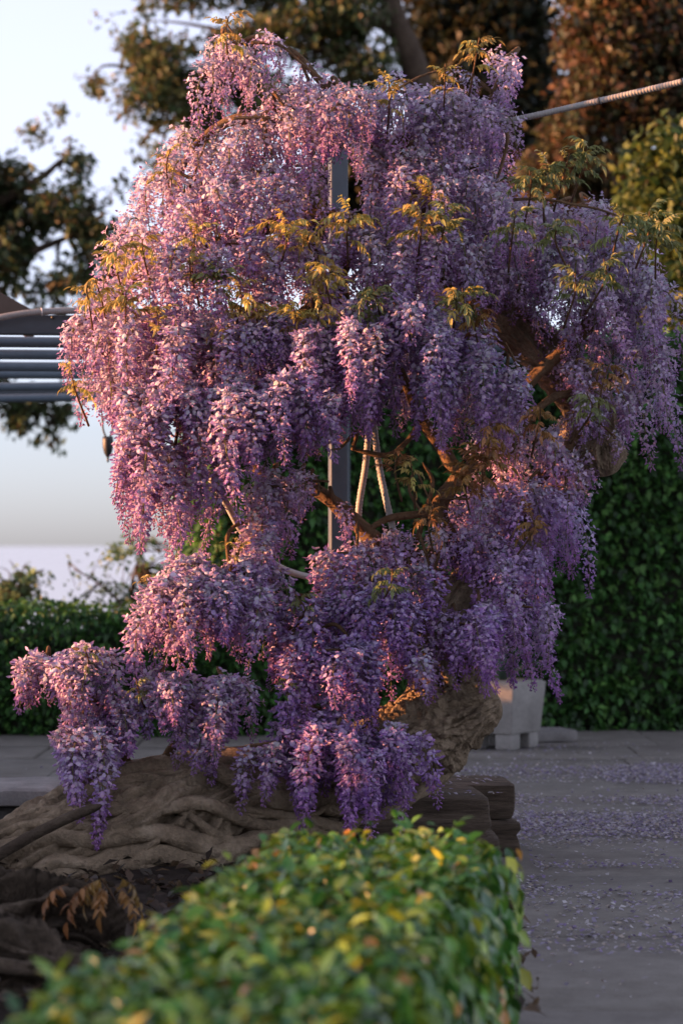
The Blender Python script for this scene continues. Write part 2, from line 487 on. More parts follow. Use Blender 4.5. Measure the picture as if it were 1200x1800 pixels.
def raceme_arrays(L, fat, arch, open_, seed, flo=None, dens=1.0, bare=0.0):
    """a hanging flower truss of length L; arch = how far it leans out along +X before it droops"""
    rr = np.random.default_rng(seed)
    K = 24
    s = np.linspace(0, 1, K)
    ax = np.zeros((K, 3)); p = np.zeros(3)
    a0 = R(-90) + arch * R(110)
    for i in range(1, K):
        t = i / K
        ang = R(-90) + (a0 - R(-90)) * max(0, 1 - t * 2.2) ** 1.3
        p = p + np.array([math.cos(ang), .10 * math.sin(seed + 3 * t), math.sin(ang)]) * L / K
        ax[i] = p
    n = int(L / .00148 * dens)
    t = (np.arange(n) + .5) / n
    t = np.clip(bare + (1 - bare) * t + rr.normal(0, .01, n), .005, .995)
    c = np.stack([np.interp(t, s, ax[:, k]) for k in range(3)], -1)
    yaw = np.arange(n) * 2.39996 + rr.normal(0, .25, n)
    env = np.minimum(1, .45 + t / .10 * .55) * (1 - t ** 1.5 * .84)
    rad = fat * .037 * env * rr.uniform(.45, 1.15, n)
    pitch = R(-25) + t * R(62) + rr.normal(0, .36, n)          # positive = nodding down
    dirv = np.stack([np.cos(yaw) * np.cos(pitch), np.sin(yaw) * np.cos(pitch), -np.sin(pitch)], -1)
    T = c + dirv * rad[:, None]
    isb = t > open_ + rr.normal(0, .05, n)
    top = np.array([.56, .51, .575]); mid = np.array([.49, .375, .515]); low = np.array([.36, .19, .375])
    k = np.clip(t / .95, 0, 1)[:, None]
    colr = np.where(k < .5, top + (mid - top) * k * 2, mid + (low - mid) * (k - .5) * 2)
    colr = colr * (1 + rr.normal(0, .11, (n, 1)))
    colr = colr * (1 + rr.normal(0, .05, (n, 3)))
    parts = []
    for sel, tm, sc in ((~isb, flo or FLO, .76), (isb, BUD, .80)):
        if sel.any():
            m = int(sel.sum())
            sz = sc * (1.08 - .38 * t[sel]) * rr.uniform(.82, 1.15, m)
            M = rotmats(yaw[sel] + rr.normal(0, .4, m), pitch[sel] + rr.normal(0, .3, m), rr.normal(0, .6, m), sz)
            parts.append(scatter(tm[0], tm[1], M, T[sel], tm[2], colr[sel]))
    # pedicels as slim three-sided slivers, and the stalk
    st = tube(ax, np.linspace(.0022, .0008, K), 4, False)
    parts.append((st[0], st[1], np.tile([.20, .20, .07], (len(st[0]), 1))))
    d = np.cross(dirv, [0, 0, 1.]); d /= np.linalg.norm(d, axis=1)[:, None] + 1e-6
    pv = np.stack([c + d * .0006, c - d * .0006, T], 1).reshape(-1, 3)
    parts.append((pv, [np.arange(len(pv)).reshape(-1, 3)], np.tile([.28, .20, .20], (len(pv), 1))))
    return join(parts)
VAR, KIND, VIOLET = [], [], []
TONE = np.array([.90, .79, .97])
for i in range(34):
    r6 = np.random.default_rng(500 + i)
    if i < 13: L = .13 + .021 * i; arch = 0.0; kd = 0
    elif i < 25: L = .14 + .021 * (i - 13); arch = r6.uniform(.3, .95); kd = 1
    else: L = .075 + .012 * (i - 25); arch = r6.uniform(.9, 1.35); kd = 2
    ar = (L, r6.uniform(.92, 1.28), arch, r6.uniform(.66, .95), 100 + i)
    kw = dict(dens=r6.uniform(.82, 1.15), bare=r6.choice([0, 0, .04, .10]) if kd == 0 else 0)
    VAR.append((L, arch, raceme_arrays(*ar, flo=FLO2, **kw), mesh("raceme", *raceme_arrays(*ar, **kw)), raceme_arrays(*ar, flo=FLO3, **{**kw, 'dens': kw['dens'] * .85}))); KIND.append(kd)
    VAR[-1][3].materials.append(M_PETAL)
    A = raceme_arrays(*ar, **kw)
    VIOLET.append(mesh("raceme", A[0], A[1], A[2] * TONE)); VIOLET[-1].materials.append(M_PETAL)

WB = P(330, 1500, 7.0); WB.z = 0
wist = thing("wisteria", WB, "old gnarled wisteria in full purple bloom sprawling over its post", "wisteria")

# clumps: px, py of the crown of the clump, half-width px, half-depth m, drop px, depth offset, count, length range px
CL = [
 (400,82,52,.10,28,-.05,8,95,125),(447,112,10,.04,8,-.05,2,60,75),(478,62,22,.03,25,-.05,3,50,70),(540,118,20,.05,12,0,2,50,70),
 (545,148,55,.14,22,0,7,120,170),(500,185,50,.16,26,-.05,7,120,180),(612,160,60,.16,22,-.1,9,120,180),(700,156,60,.16,22,0,9,130,180),
 (790,165,60,.16,22,0,9,120,175),(855,190,38,.14,24,0,7,120,170),(882,98,22,.06,20,0,4,90,120),(812,138,16,.04,8,0,2,50,60),
 (425,222,58,.18,26,0,9,130,200),(340,245,58,.18,30,0,8,130,185),(292,310,48,.18,30,0,7,120,170),(372,325,58,.2,26,-.15,8,130,185),
 (462,290,58,.2,26,-.1,8,140,190),(548,285,32,.14,24,0,5,130,180),(660,265,36,.16,26,.05,8,140,190),(735,275,56,.2,26,-.05,9,140,190),
 (815,285,56,.2,26,-.05,9,130,180),(868,330,46,.18,26,0,7,110,150),(238,400,48,.16,22,-.05,7,100,150),(325,430,58,.2,22,-.2,8,100,150),
 (425,420,58,.2,22,-.2,8,100,150),(520,415,58,.2,26,-.15,8,110,160),(640,410,50,.2,26,-.1,7,110,160),(720,395,58,.2,26,-.1,8,120,170),
 (800,400,58,.2,26,-.1,8,120,170),(880,395,58,.2,26,.1,8,120,170),(950,365,56,.2,26,.2,8,110,160),(1035,365,56,.2,28,.2,8,110,160),
 (1092,415,44,.18,28,.2,7,110,170),(1000,440,66,.2,26,.1,9,110,160),(905,470,58,.18,22,.1,7,90,130),(1138,475,24,.12,26,.15,6,150,200),
 (1140,600,20,.08,18,.1,5,180,215),(1115,680,16,.06,12,.15,3,120,160),(1065,500,50,.18,24,.1,7,100,150),(985,520,50,.16,20,.1,6,90,125),
 (1085,600,22,.06,14,.2,3,120,150),(985,590,34,.08,20,.25,4,80,110),
 (185,515,40,.14,22,-.1,6,90,120),(158,555,24,.1,18,-.1,5,110,140),(186,640,28,.12,16,-.15,6,160,235),(240,560,50,.18,24,-.2,8,150,220),
 (320,575,54,.2,24,-.25,9,150,220),(400,555,50,.18,24,-.25,7,120,165),(465,535,54,.18,24,-.2,8,90,130),(540,560,50,.18,24,-.25,8,140,200),
 (620,550,54,.2,24,-.3,9,150,210),(700,535,54,.2,28,-.3,9,160,215),(780,560,54,.2,24,-.25,9,160,205),(848,610,44,.18,24,-.2,8,130,175),
 (890,660,32,.14,18,-.15,6,100,130),(250,690,48,.18,22,-.3,8,170,250),(330,690,58,.2,24,-.35,10,170,260),(420,670,58,.2,24,-.35,9,150,215),
 (500,665,58,.2,24,-.35,8,120,160),(580,680,48,.18,20,-.35,7,100,130),(300,800,34,.12,18,-.3,6,150,185),(232,770,22,.1,16,-.3,4,150,170),
 (205,700,20,.1,12,.05,3,110,130),(820,690,60,.16,20,0,6,80,110),(700,690,50,.12,20,.1,5,70,100),(560,660,60,.12,20,.15,6,80,110),
 (470,845,28,.1,16,-.2,5,90,120),(530,835,22,.08,14,-.2,4,100,120),(458,905,10,.04,8,-.2,3,170,190),
 (470,850,34,.1,20,-.15,6,100,130),(530,850,26,.1,16,-.1,5,95,115),(466,930,12,.05,8,-.2,3,160,180),(455,1000,10,.05,8,-.15,3,90,110),
 (345,1000,70,.2,42,-.35,15,120,170),(425,1000,62,.2,36,-.3,13,120,165),(290,1030,30,.12,26,-.35,5,110,140),
 (590,880,34,.06,18,-.05,3,60,80),(625,960,48,.14,24,-.1,8,100,130),(578,985,30,.12,20,-.1,5,110,135),(690,950,38,.14,20,-.1,7,100,135),
 (560,1050,58,.18,28,-.2,10,120,165),(650,1020,58,.18,28,-.2,10,130,175),(520,1130,42,.16,30,-.3,9,140,175),(615,1130,50,.16,28,-.3,9,120,155),
 (695,1050,30,.14,22,-.2,6,120,150),(765,990,40,.14,22,-.15,7,110,140),(850,865,66,.18,28,0,11,100,140),(930,845,56,.18,28,0,10,110,150),
 (955,765,52,.18,26,.1,8,90,120),(1035,715,44,.1,26,.25,6,90,120),(905,730,30,.1,16,.05,4,70,90),(992,870,28,.12,22,0,6,140,165),
 (905,965,48,.16,22,-.1,8,130,165),(845,1070,48,.16,22,-.2,8,110,150),(908,1055,20,.08,12,-.15,4,160,180),(952,1065,20,.08,14,-.1,4,100,120),
 (800,1085,28,.1,16,-.2,5,80,110),(872,1075,30,.12,16,-.2,5,110,140),(860,960,40,.14,20,-.15,5,100,130),
 (735,1130,28,.1,16,-.25,4,70,100),(800,930,50,.14,20,-.05,7,90,120),(745,830,18,.05,12,0,3,80,100),(560,860,40,.06,18,-.1,4,60,80),
 (492,1295,48,.14,24,-.35,9,120,160),(590,1280,56,.16,24,-.4,11,130,180),(680,1290,48,.14,24,-.35,9,120,165),(560,1240,60,.14,20,-.25,7,90,120),
 (84,1160,44,.12,18,-.3,7,80,125),(160,1150,34,.12,20,-.3,7,110,160),(208,1235,28,.1,14,-.3,5,100,130),(140,1265,42,.12,18,-.35,7,140,195),
 (285,1190,38,.12,18,-.3,7,90,135),(395,1195,48,.14,22,-.3,9,90,130),(345,1270,20,.06,10,-.3,3,70,90),(150,1540,10,.03,8,-.35,2,50,60),
 (1085,685,26,.08,16,.08,4,90,130),(1010,640,26,.08,14,.1,4,70,90),(1030,700,24,.06,14,.05,3,60,80),
 (1078,760,18,.05,10,.02,3,60,85),(600,385,30,.06,10,-.1,4,80,110),(590,180,34,.08,14,-.08,5,90,110),
 (705,470,40,.12,20,.05,6,90,120),(880,500,30,.1,16,.3,5,80,110),(1000,800,40,.12,22,.1,7,90,120),(1030,850,22,.08,14,.12,4,90,110),
 (600,780,50,.08,14,-.1,3,50,70),(870,530,30,.08,14,.1,4,70,100),(860,760,30,.08,14,.2,4,80,110),(640,640,40,.08,14,.25,4,70,100),
]
D0 = 7.1
# openings in the crown where the post, the trunk, the looped conduit and the hedge show
OPEN = [(574,290,616,372),(628,765,742,932),(770,1228,850,1400),(788,1025,832,1060),(0,885,192,1125),(400,895,428,955),(495,1000,540,1050),
        (868,565,935,635),(1050,800,1074,822),(1025,900,1200,1260),(556,905,576,955),(455,1210,475,1300),(575,820,612,880),(240,1330,285,1400),(180,748,203,815)]
inst = []       # depth, variant, point, yaw, tilts, scale, length
CLC = []
def hang(px, py, d, Lm, yaw, kind, hw=24):
    Lp = Lm * FPX / d
    for x0, y0, x1, y1 in OPEN:
        if px + hw > x0 and px - hw < x1 and py + Lp * .94 > y0 and py - 8 < y1:
            if y0 - py < 62: return
            Lm = (y0 - py) * 1.0 * d / FPX; Lp = Lm * FPX / d        # a shorter truss that ends above the opening
    cand = [i for i in range(34) if KIND[i] == kind]
    i = min(cand, key=lambda c: abs(VAR[c][0] - Lm * (1.12 if kind else 1)) + rng.uniform(0, .06))
    s = float(np.clip(Lm * (1.1 if kind else 1) / VAR[i][0], .72, 1.22))
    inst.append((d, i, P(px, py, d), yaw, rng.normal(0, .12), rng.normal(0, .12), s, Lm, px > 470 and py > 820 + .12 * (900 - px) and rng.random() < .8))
for (px, py, rx, rd, dr, dd, n, l0, l1) in CL:
    CLC.append(np.array(P(px, py + 6, D0 + dd)))
    n = int(round(n * .98))
    for k in range(n):
        r = math.sqrt((k + .5) / n); a = k * 2.39996 + rng.uniform(-.4, .4)
        u, v = r * math.cos(a), r * math.sin(a)
        d = D0 + dd + v * rd
        edge = r > .40 and rng.random() < .68
        yaw = math.atan2(v * .9, u) + rng.normal(0, .5) if edge else rng.uniform(0, 6.283)
        hang(px + u * rx, py + dr * r * r * .9 + rng.normal(0, 9) + (8 if v < 0 else -2), d, rng.uniform(l0 * .62, l1 * 1.04) / FPX * d, yaw, int(edge))
    for k in range(int(n * .40)):      # short young trusses on the crown of the clump, leaning every way
        a = rng.uniform(0, 6.283); r = rng.uniform(0, .8)
        hang(px + r * math.cos(a) * rx, py + dr * r * r + rng.normal(4, 8), D0 + dd + r * math.sin(a) * rd - .03, rng.uniform(.09, .16), rng.uniform(0, 6.283), 2)
# the depth of the crown: trusses hanging further back between the clumps
def inside(x, y, poly):
    c = False
    for (x0, y0), (x1, y1) in zip(poly, poly[1:] + poly[:1]):
        if (y0 > y) != (y1 > y) and x < (x1 - x0) * (y - y0) / (y1 - y0) + x0: c = not c
    return c
for poly, m in (([(470,175),(880,185),(890,330),(1000,345),(1130,400),(1165,480),(1160,560),(1060,540),(880,470),(860,600),(870,640),(560,640),(440,700),(250,720),(170,640),(175,500),(260,340),(330,265)], 160),
                ([(500,1000),(700,960),(860,870),(1000,830),(980,960),(800,960),(700,1120),(500,1200)], 40)):
    got = 0
    while got < m:
        x, y = rng.uniform(150, 1180), rng.uniform(150, 1250)
        if inside(x, y, poly):
            got += 1; hang(x, y, D0 + rng.uniform(-.05, .45), rng.uniform(.16, .26), rng.uniform(0, 6.283), int(rng.random() < .4), 26)
# the trusses that show largest are parts of their own; the rest, mostly behind, are joined
inst.sort(key=lambda t: t[0] - .6 * t[7])
back = []
for k, (d, i, q, yaw, tx, ty, s, Lm, vio) in enumerate(inst):
    E = Euler((tx, ty, yaw), 'XYZ')
    if k < 300:
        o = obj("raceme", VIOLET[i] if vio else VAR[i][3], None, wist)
        o.location = q; o.rotation_euler = E; o.scale = (s, s, s)
    else:
        A = VAR[i][2] if k < 320 else VAR[i][4]; Mx = np.array(E.to_matrix()) * s
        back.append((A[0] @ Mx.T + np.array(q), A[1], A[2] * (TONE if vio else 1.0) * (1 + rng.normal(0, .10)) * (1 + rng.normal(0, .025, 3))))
V, F, C = join(back)
obj("flower_mass", mesh("flower_mass", V, F, C), M_PETAL, wist, "stuff")
print("racemes", len(inst))

# ------------------------------------------------------------------ wisteria: trunk and branches
def gnarl(pts, rad, n, seg, amp=.22, seed=0.0, twist=2.5, fine=.05, lump=.12, taper=(0, 0), fr=(1.5, 3.2, 6.5)):
    """a twisted, fluted trunk: rounded strands with sharp grooves run along it and wind round it"""
    path = catmull(pts, n)
    rr_ = np.interp(np.linspace(0, len(rad) - 1, n), np.arange(len(rad)), rad)
    ln = np.concatenate([[0], np.cumsum(np.linalg.norm(np.diff(path, axis=0), axis=1))])
    for e, dist in ((0, ln), (1, ln[-1] - ln)):
        if taper[e]: rr_ = rr_ * np.sqrt(np.clip(1 - (1 - np.clip(dist / taper[e], 0, 1)) ** 2, .0004, 1))
    th = np.linspace(0, 2 * np.pi, seg, endpoint=False)
    S, TH = np.meshgrid(ln, th, indexing='ij')
    q0 = np.stack([np.cos(TH) * 1.1 + seed, np.sin(TH) * 1.1, S * 2.6], -1).reshape(-1, 3)
    w = TH + twist * S + .55 * vnoise(q0 + 3).reshape(S.shape) + .22 * vnoise(q0 * 2.7 + 8).reshape(S.shape)
    def bil(f, fs, sd):
        q = np.stack([np.cos(w) * f + sd, np.sin(w) * f + sd, S * fs + sd], -1).reshape(-1, 3)
        return (np.sqrt(np.abs(vnoise(q)) + .002) * 1.6 - .8).reshape(S.shape)
    d = amp * (.55 * bil(fr[0], 1.3, seed) + .50 * bil(fr[1], 2.4, seed + 9) + .26 * bil(fr[2], 5, seed + 21))
    q = np.stack([np.cos(TH) * 2 + seed, np.sin(TH) * 2, S * 9], -1).reshape(-1, 3)
    d = d + lump * fbm(q * .9 + 4, 3).reshape(S.shape) + fine * fbm(q * 6 + 7, 3).reshape(S.shape)
    return tube(path, (rr_[:, None] * np.ones_like(TH)) * (1 + d - .05), seg)
def pp(L, D):
    return [P(x, y, D + (z[0] if z else 0)) for x, y, *z in L]
TR = [(-260,1650,-.4),(-120,1600,-.38),(0,1552,-.35),(110,1506,-.3),(240,1464,-.24),(370,1438,-.16),(480,1416,-.08),(590,1385),(680,1345),(745,1292),(785,1220),(775,1140),(795,1085),(835,1035,.05),(905,965,.12),(950,900,.24),(985,840,.32),(1022,780,.32),(1035,730,.3),(1008,680,.3),(950,618,.3),(870,548,.25),(800,495,.2)]
TRr = [80,82,84,92,102,100,94,88,80,70,62,60,56,50,46,42,42,44,44,44,42,40,32]
trunk_pts = pp(TR, D0)
obj("trunk", mesh("trunk", *gnarl(trunk_pts, [r / FPX * D0 for r in TRr], 640, 160, .46, 2.0, 1.6, .07, .14, (0, .2), (1.7, 4.4, 9))), M_BARK, wist)
def limb_part(name, L, r0, r1, D=D0, n=None, seg=None, amp=.14, seed=0, mat=None, twist=2.5, lump=.2, taper=(.06, .05), fr=(1.5, 3.2, 6.5)):
    pts = pp(L, D); n = n or 16 * len(pts); seg = seg or 20
    rad = np.linspace(r0, r1, len(pts)) / FPX * D
    return obj(name, mesh(name, *gnarl(pts, rad, n, seg, amp, seed, twist, .06, lump, taper, fr)), mat or M_BARK, wist)
# broken outer edge of the bend, sawn stub, roots and humps of the old trunk
b1 = pp([(640,1330),(700,1305),(765,1280),(815,1258),(852,1240),(878,1228)], D0 - .06)
obj("burl", mesh("burl", *gnarl(b1, [x / FPX * D0 for x in (45, 66, 66, 54, 40, 22)], 220, 150, .55, 31, 2.0, .22, .40, (.05, .02), (1.6, 4, 8))), M_BARK, wist)
b2 = pp([(1055,770),(1058,810),(1062,838)], D0 + .12)
obj("stub", mesh("stub", *gnarl(b2, [x / FPX * D0 for x in (30, 32, 22)], 110, 110, .7, 41, 2.0, .3, .45, (.03, .02), (1.6, 4, 8))), M_BARK, wist)
RT = (.10, .10)
limb_part("root", [(-260,1560),(-80,1590),(40,1608),(130,1640),(190,1720)], 96, 66, 5.45, 240, 120, 1.0, 51, M_DECAY_SHADE, 3, .5, RT, (2, 5, 10))
limb_part("root", [(-200,1690),(-20,1690),(90,1715),(170,1790)], 84, 60, 4.95, 180, 100, 1.0, 59, M_DECAY_SHADE, 3, .5, RT, (2, 5, 10))
# the old trunk is a cable of fused strands that wind along it
tc = catmull(trunk_pts, 560)[:330]; tt, ta, tb = frames(catmull(trunk_pts, 560)); ta, tb = ta[:330], tb[:330]
tr_ = np.interp(np.linspace(0, len(TRr) - 1, 560), np.arange(len(TRr)), TRr)[:330] / FPX * D0
ls = np.concatenate([[0], np.cumsum(np.linalg.norm(np.diff(tc, axis=0), axis=1))])
for k in range(38):
    r5 = np.random.default_rng(700 + k)
    i0, i1 = (0, 330) if k < 18 else sorted((int(r5.integers(0, 120)), int(r5.integers(190, 330))))
    ph = k * 2.39996 + 1.7 * ls + .75 * vnoise(np.stack([ls * 2.4, np.full(330, k * 3.1), np.zeros(330)], -1)) + .25 * vnoise(np.stack([ls * 7, np.full(330, k * 5.1), np.zeros(330)], -1))
    wv = 1 + .35 * vnoise(np.stack([ls * 5, np.full(330, k * 1.7), np.ones(330)], -1))
    pth = tc + (ta * np.cos(ph)[:, None] + tb * np.sin(ph)[:, None]) * (tr_ * (.94 + .12 * r5.random()))[:, None]
    rs = r5.uniform(.010, .026) * wv * np.clip(tr_ / .15, .5, 1.1)
    n_ = i1 - i0
    obj("strand", mesh("strand", *gnarl(pth[i0:i1:6], rs[i0:i1:6], n_, 11, .30, 600 + k, 6, .12, .25, (.12, .16), (.8, 1.6, 3))), M_BARK, wist)
limb_part("hump", [(175,1405),(215,1378),(265,1376),(320,1402)], 16, 18, 6.8, 90, 50, .34, 66, None, 2, .35)
limb_part("branch", [(-80,1545),(0,1502),(60,1468),(125,1436),(180,1415)], 13, 9, 6.55, 80, 18, .12, 69, M_FARBARK)
# limbs, thick to thin
LIMBS = [
 ([(815,505,.2),(720,440,.12),(640,400,.1),(560,380,.1),(470,400,.1),(380,430),(300,460),(220,500)], 24, 8),
 ([(815,505,.2),(770,420,.2),(720,340,.15),(680,270,.1),(620,215,.1),(540,190,.1),(470,205),(400,215),(340,262),(310,320)], 22, 6),
 ([(680,270,.1),(740,215,.1),(800,190,.1),(855,205)], 12, 6),
 ([(620,215,.1),(560,140),(520,95),(455,65,-.05),(415,78,-.05)], 8, 3),
 ([(640,400,.1),(600,470,.05),(560,530),(480,590),(400,620,-.1),(320,640,-.1),(240,640,-.1)], 18, 7),
 ([(560,530),(640,560,-.05),(720,555,-.05),(800,585),(870,640)], 14, 7),
 ([(880,556,.28),(930,500,.36),(1000,440,.36),(1070,430,.34),(1130,465,.3),(1150,520,.25)], 20, 7),
 ([(1000,440,.36),(985,390,.34),(1040,360,.32),(1100,395,.3)], 12, 5),
 ([(1130,520,.25),(1060,550,.18),(1000,605,.12),(940,660,.1),(900,710,.1)], 16, 11),
 ([(1045,690,.25),(985,695,.12),(945,720,.05),(905,775),(885,820)], 8, 6),
 ([(850,1025,.05),(800,960),(770,900),(800,845),(840,810)], 22, 11),
 ([(810,975),(700,980),(660,950),(610,905),(555,862),(490,845),(440,820)], 18, 9),
 ([(805,835),(775,785),(750,750),(720,690),(690,620)], 14, 8),
 ([(620,790),(680,800),(715,775),(740,735)], 5, 5),
 ([(770,900),(720,905),(680,912),(640,935)], 8, 5),
 ([(690,985),(660,1040),(600,1070,-.1),(540,1120,-.2),(520,1160,-.2)], 12, 6),
 ([(620,1080,-.08),(520,1110,-.15),(470,1070,-.2),(420,1030,-.25),(360,1010,-.25),(300,1030,-.25)], 9, 4),
 ([(286,1400,-.15),(292,1335,-.2),(325,1280,-.25),(336,1240,-.25),(355,1215,-.25),(400,1210,-.25)], 11, 5),
 ([(325,1280,-.25),(300,1230,-.25),(270,1205,-.25)], 5, 4),
 ([(250,1410,-.15),(220,1330,-.2),(190,1270,-.25),(160,1220,-.25),(120,1180,-.25),(75,1170,-.25)], 8, 4),
 ([(720,1330,-.1),(640,1310,-.25),(580,1300,-.3),(500,1310,-.3)], 14, 8),
 ([(920,965,.12),(930,880,.08),(960,830,.08),(1000,790,.1),(1020,740,.15)], 14, 6),
 ([(835,1035,.05),(880,1010,-.05),(910,1050,-.1),(945,1070,-.1)], 10, 5),
 ([(850,205),(880,130),(905,100)], 4, 2.5),
 ([(595,475,.05),(600,560),(560,660,-.1),(460,690,-.2),(340,710,-.2),(260,730,-.2)], 14, 6),
 ([(240,640,-.1),(190,640,-.1),(160,660,-.1)], 6, 4),
 ([(730,960),(745,905),(760,850),(742,812)], 6, 3),
]
LS = []
for k, (L, r0, r1) in enumerate(LIMBS):
    limb_part("branch", L, r0, r1, D0, None, 16, .12, 80 + k, M_BRANCH, 4, .25)
    LS.append(catmull(pp(L, D0), 40))
LS.append(catmull(trunk_pts, 200))
LS = np.vstack(LS)
# twigs that carry each clump
for k, c in enumerate(CLC):
    j = int(np.argmin(np.linalg.norm(LS - c, axis=1)))
    a = LS[j]; m = (a + c) / 2 + np.array([rng.normal(0, .03), rng.normal(0, .03), .05])
    if np.linalg.norm(a - c) < .02: continue
    pth = catmull([a, m, c, c + np.array([rng.normal(0, .05), -.05, -.01])], 18)
    obj("twig", mesh("twig", *tube(pth, np.linspace(.007, .003, 18), 7)), M_BRANCH, wist)
# loose wandering shoots
for L, r in (([(410,210),(455,208),(500,212)], 3.2), ([(325,345),(345,290),(362,250)], 2.4), ([(440,75),(490,80),(530,110),(566,138)], 3.0),
             ([(420,70),(400,50),(395,30)], 2.2), ([(680,165),(740,135),(800,115),(830,90)], 2.6), ([(255,455),(290,480),(318,510)], 3.2),
             ([(740,905),(720,860),(735,835),(775,930)], 2.6), ([(600,640),(620,560),(650,500),(662,480)], 2.4), ([(900,350),(960,350),(1030,362),(1080,378)], 3.0),
             ([(920,665),(900,625),(885,600)], 3.0), ([(160,560),(185,548),(225,552),(265,585)], 2.0), ([(1000,520),(1030,485),(1080,485)], 2.0),
             ([(480,1120),(510,1110),(530,1085),(560,1060)], 3.0), ([(400,985),(425,960),(440,935)], 2.4), ([(735,940),(752,985),(770,1040)], 3)):
    c = catmull(pp(L, D0 - .12), 30)
    c = c + np.stack([vnoise(c * 9 + 2), vnoise(c * 9 + 8), vnoise(c * 9 + 5)], -1) * .006
    obj("twig", mesh("twig", *tube(c, np.linspace(r, r * .6, 30) / FPX * D0, 7)), M_BRANCH, wist)

# young compound leaves in sprays
def compound(seed, L=.13, tone=0):
    rr = np.random.default_rng(seed)
    n = 7; s = np.linspace(0, 1, 12)
    ax = np.stack([s * L * .85, np.zeros(12), .02 * np.sin(s * 2.5) - s ** 2 * L * .35], -1)
    cols = [np.array([.40, .315, .085]), np.array([.18, .20, .07]), np.array([.27, .135, .04])][tone]
    parts = []
    st = tube(ax, np.linspace(.0014, .0006, 12), 4, False); parts.append((st[0], st[1], np.tile(cols * .7, (len(st[0]), 1))))
    T, yaw, pit, sz = [], [], [], []
    for k in range(n):
        t = .22 + .74 * k / n
        for sg in (-1, 1):
            T.append([np.interp(t, s, ax[:, j]) for j in range(3)]); yaw.append(sg * R(rr.uniform(42, 66))); pit.append(R(rr.uniform(5, 75))); sz.append(rr.uniform(.026, .044) * (1.05 - .35 * abs(t - .6)))
    T.append(ax[-1]); yaw.append(0); pit.append(R(45)); sz.append(.05)
    tv, tf = leaf_template(1, .36, 4, .6, .35)
    M = rotmats(np.array(yaw), np.array(pit), rr.normal(0, .3, len(T)), np.array(sz))
    parts.append(scatter(tv, tf, M, np.array(T), None, cols * (1 + rr.normal(0, .15, (len(T), 1)))))
    return mesh("leaf", *join(parts))
CMP = [[compound(300 + i + 10 * t, .11 + .012 * (i % 4), t) for i in range(5)] for t in range(3)]
for t in CMP:
    for m_ in t: m_.materials.append(M_LEAF)
SPRAY = [(402,28,5,0,.9),(842,66,5,0,.8),(782,112,3,0,.7),(682,138,4,0,.8),(206,432,6,0,1),(250,420,5,0,.9),(168,492,4,0,.9),(222,510,6,0,1),
 (150,500,3,0,.8),(385,478,6,1,1.1),(420,500,5,0,.9),(500,392,6,0,1),(540,398,4,0,.9),(616,372,6,0,1.05),(762,322,6,0,1.05),(740,372,6,0,1),(780,360,5,1,1),
 (572,462,6,0,.9),(516,538,6,0,.9),(552,480,4,0,.8),(655,498,6,1,.8),(812,506,5,1,1),(800,520,4,0,.9),(442,535,5,0,.8),(400,545,4,0,.8),(844,545,5,2,.9),
 (126,658,4,0,.8),(962,290,5,1,1),(1030,252,6,1,1.05),(930,300,5,1,1),(1000,270,5,1,1),(1095,375,5,1,1),(1140,372,5,1,1.05),(1165,390,5,1,1.1),(905,378,5,1,.9),(1010,480,6,1,.9),
 (1060,455,5,1,.9),(990,385,5,1,.9),(850,795,7,2,1),(835,825,6,2,1),(702,795,4,2,.8),(720,810,4,0,.7),(950,712,4,2,.8),(265,1012,3,0,.7),(300,262,3,0,.6),(340,440,4,0,.7),
 (640,520,4,1,.8),(1070,640,5,2,.8),(1030,690,6,1,.8),(425,952,3,0,.6),(690,1000,4,1,.8),(930,900,4,2,.8),(240,1195,2,1,.6),(150,1140,3,1,.55),(520,1045,3,1,.7),
 (560,520,4,0,.8),(345,395,4,0,.8),(275,545,3,0,.7),(860,740,5,2,.9),(500,1190,3,1,.6),(760,890,4,2,.8)]
for k, (x, y, n, tone, sc) in enumerate(SPRAY):
    rr = np.random.default_rng(900 + k)
    d = D0 - .42 + rr.uniform(-.05, .05) if y > 350 else D0 - .26
    base = P(x, y, d)
    # a short shoot that reaches down into the crown, leaves radiating from its tip
    pth = catmull([base + Vector((rr.normal(0, .02), .24, -.13)), base + Vector((rr.normal(0, .01), .05, -.05)), base], 12)
    sp = obj("leaf_spray", mesh("leaf_spray", *tube(pth, np.linspace(.0035, .0018, 12), 6)), M_BRANCH, wist)
    n = n + 4
    for j in range(n):
        o = obj("leaf", CMP[tone][int(rr.integers(5))])
        o.parent = sp
        o.matrix_parent_inverse = Matrix.Identity(4)
        f = .45 + .55 * j / n
        q = pth[int(f * 11)]
        o.location = Vector(q)
        o.rotation_euler = (rr.normal(0, .2), R(rr.uniform(-60, 20)), j * 2.4 + rr.uniform(-.4, .4))
        s = sc * rr.uniform(.44, .74); o.scale = (s, s, s)
# bronze shoot in front of the trunk
sp = obj("leaf_spray", mesh("leaf_spray", *tube(catmull([P(215,1640,5.5), P(205,1590,5.4), P(180,1545,5.3)], 12), .002, 6)), M_BRANCH, wist)
for j, (x, y) in enumerate(((185,1545),(170,1550),(150,1560),(200,1540),(185,1560),(160,1545),(120,1555),(205,1560))):
    o = obj("leaf", CMP[2][j % 5]); o.parent = sp
    o.location = P(x, y, 5.3 + .02 * (j % 3)); o.rotation_euler = (0, R(35), R([170, 200, 230, 10, 260, 300, 190, -40][j])); o.scale = (.75, .75, .75)

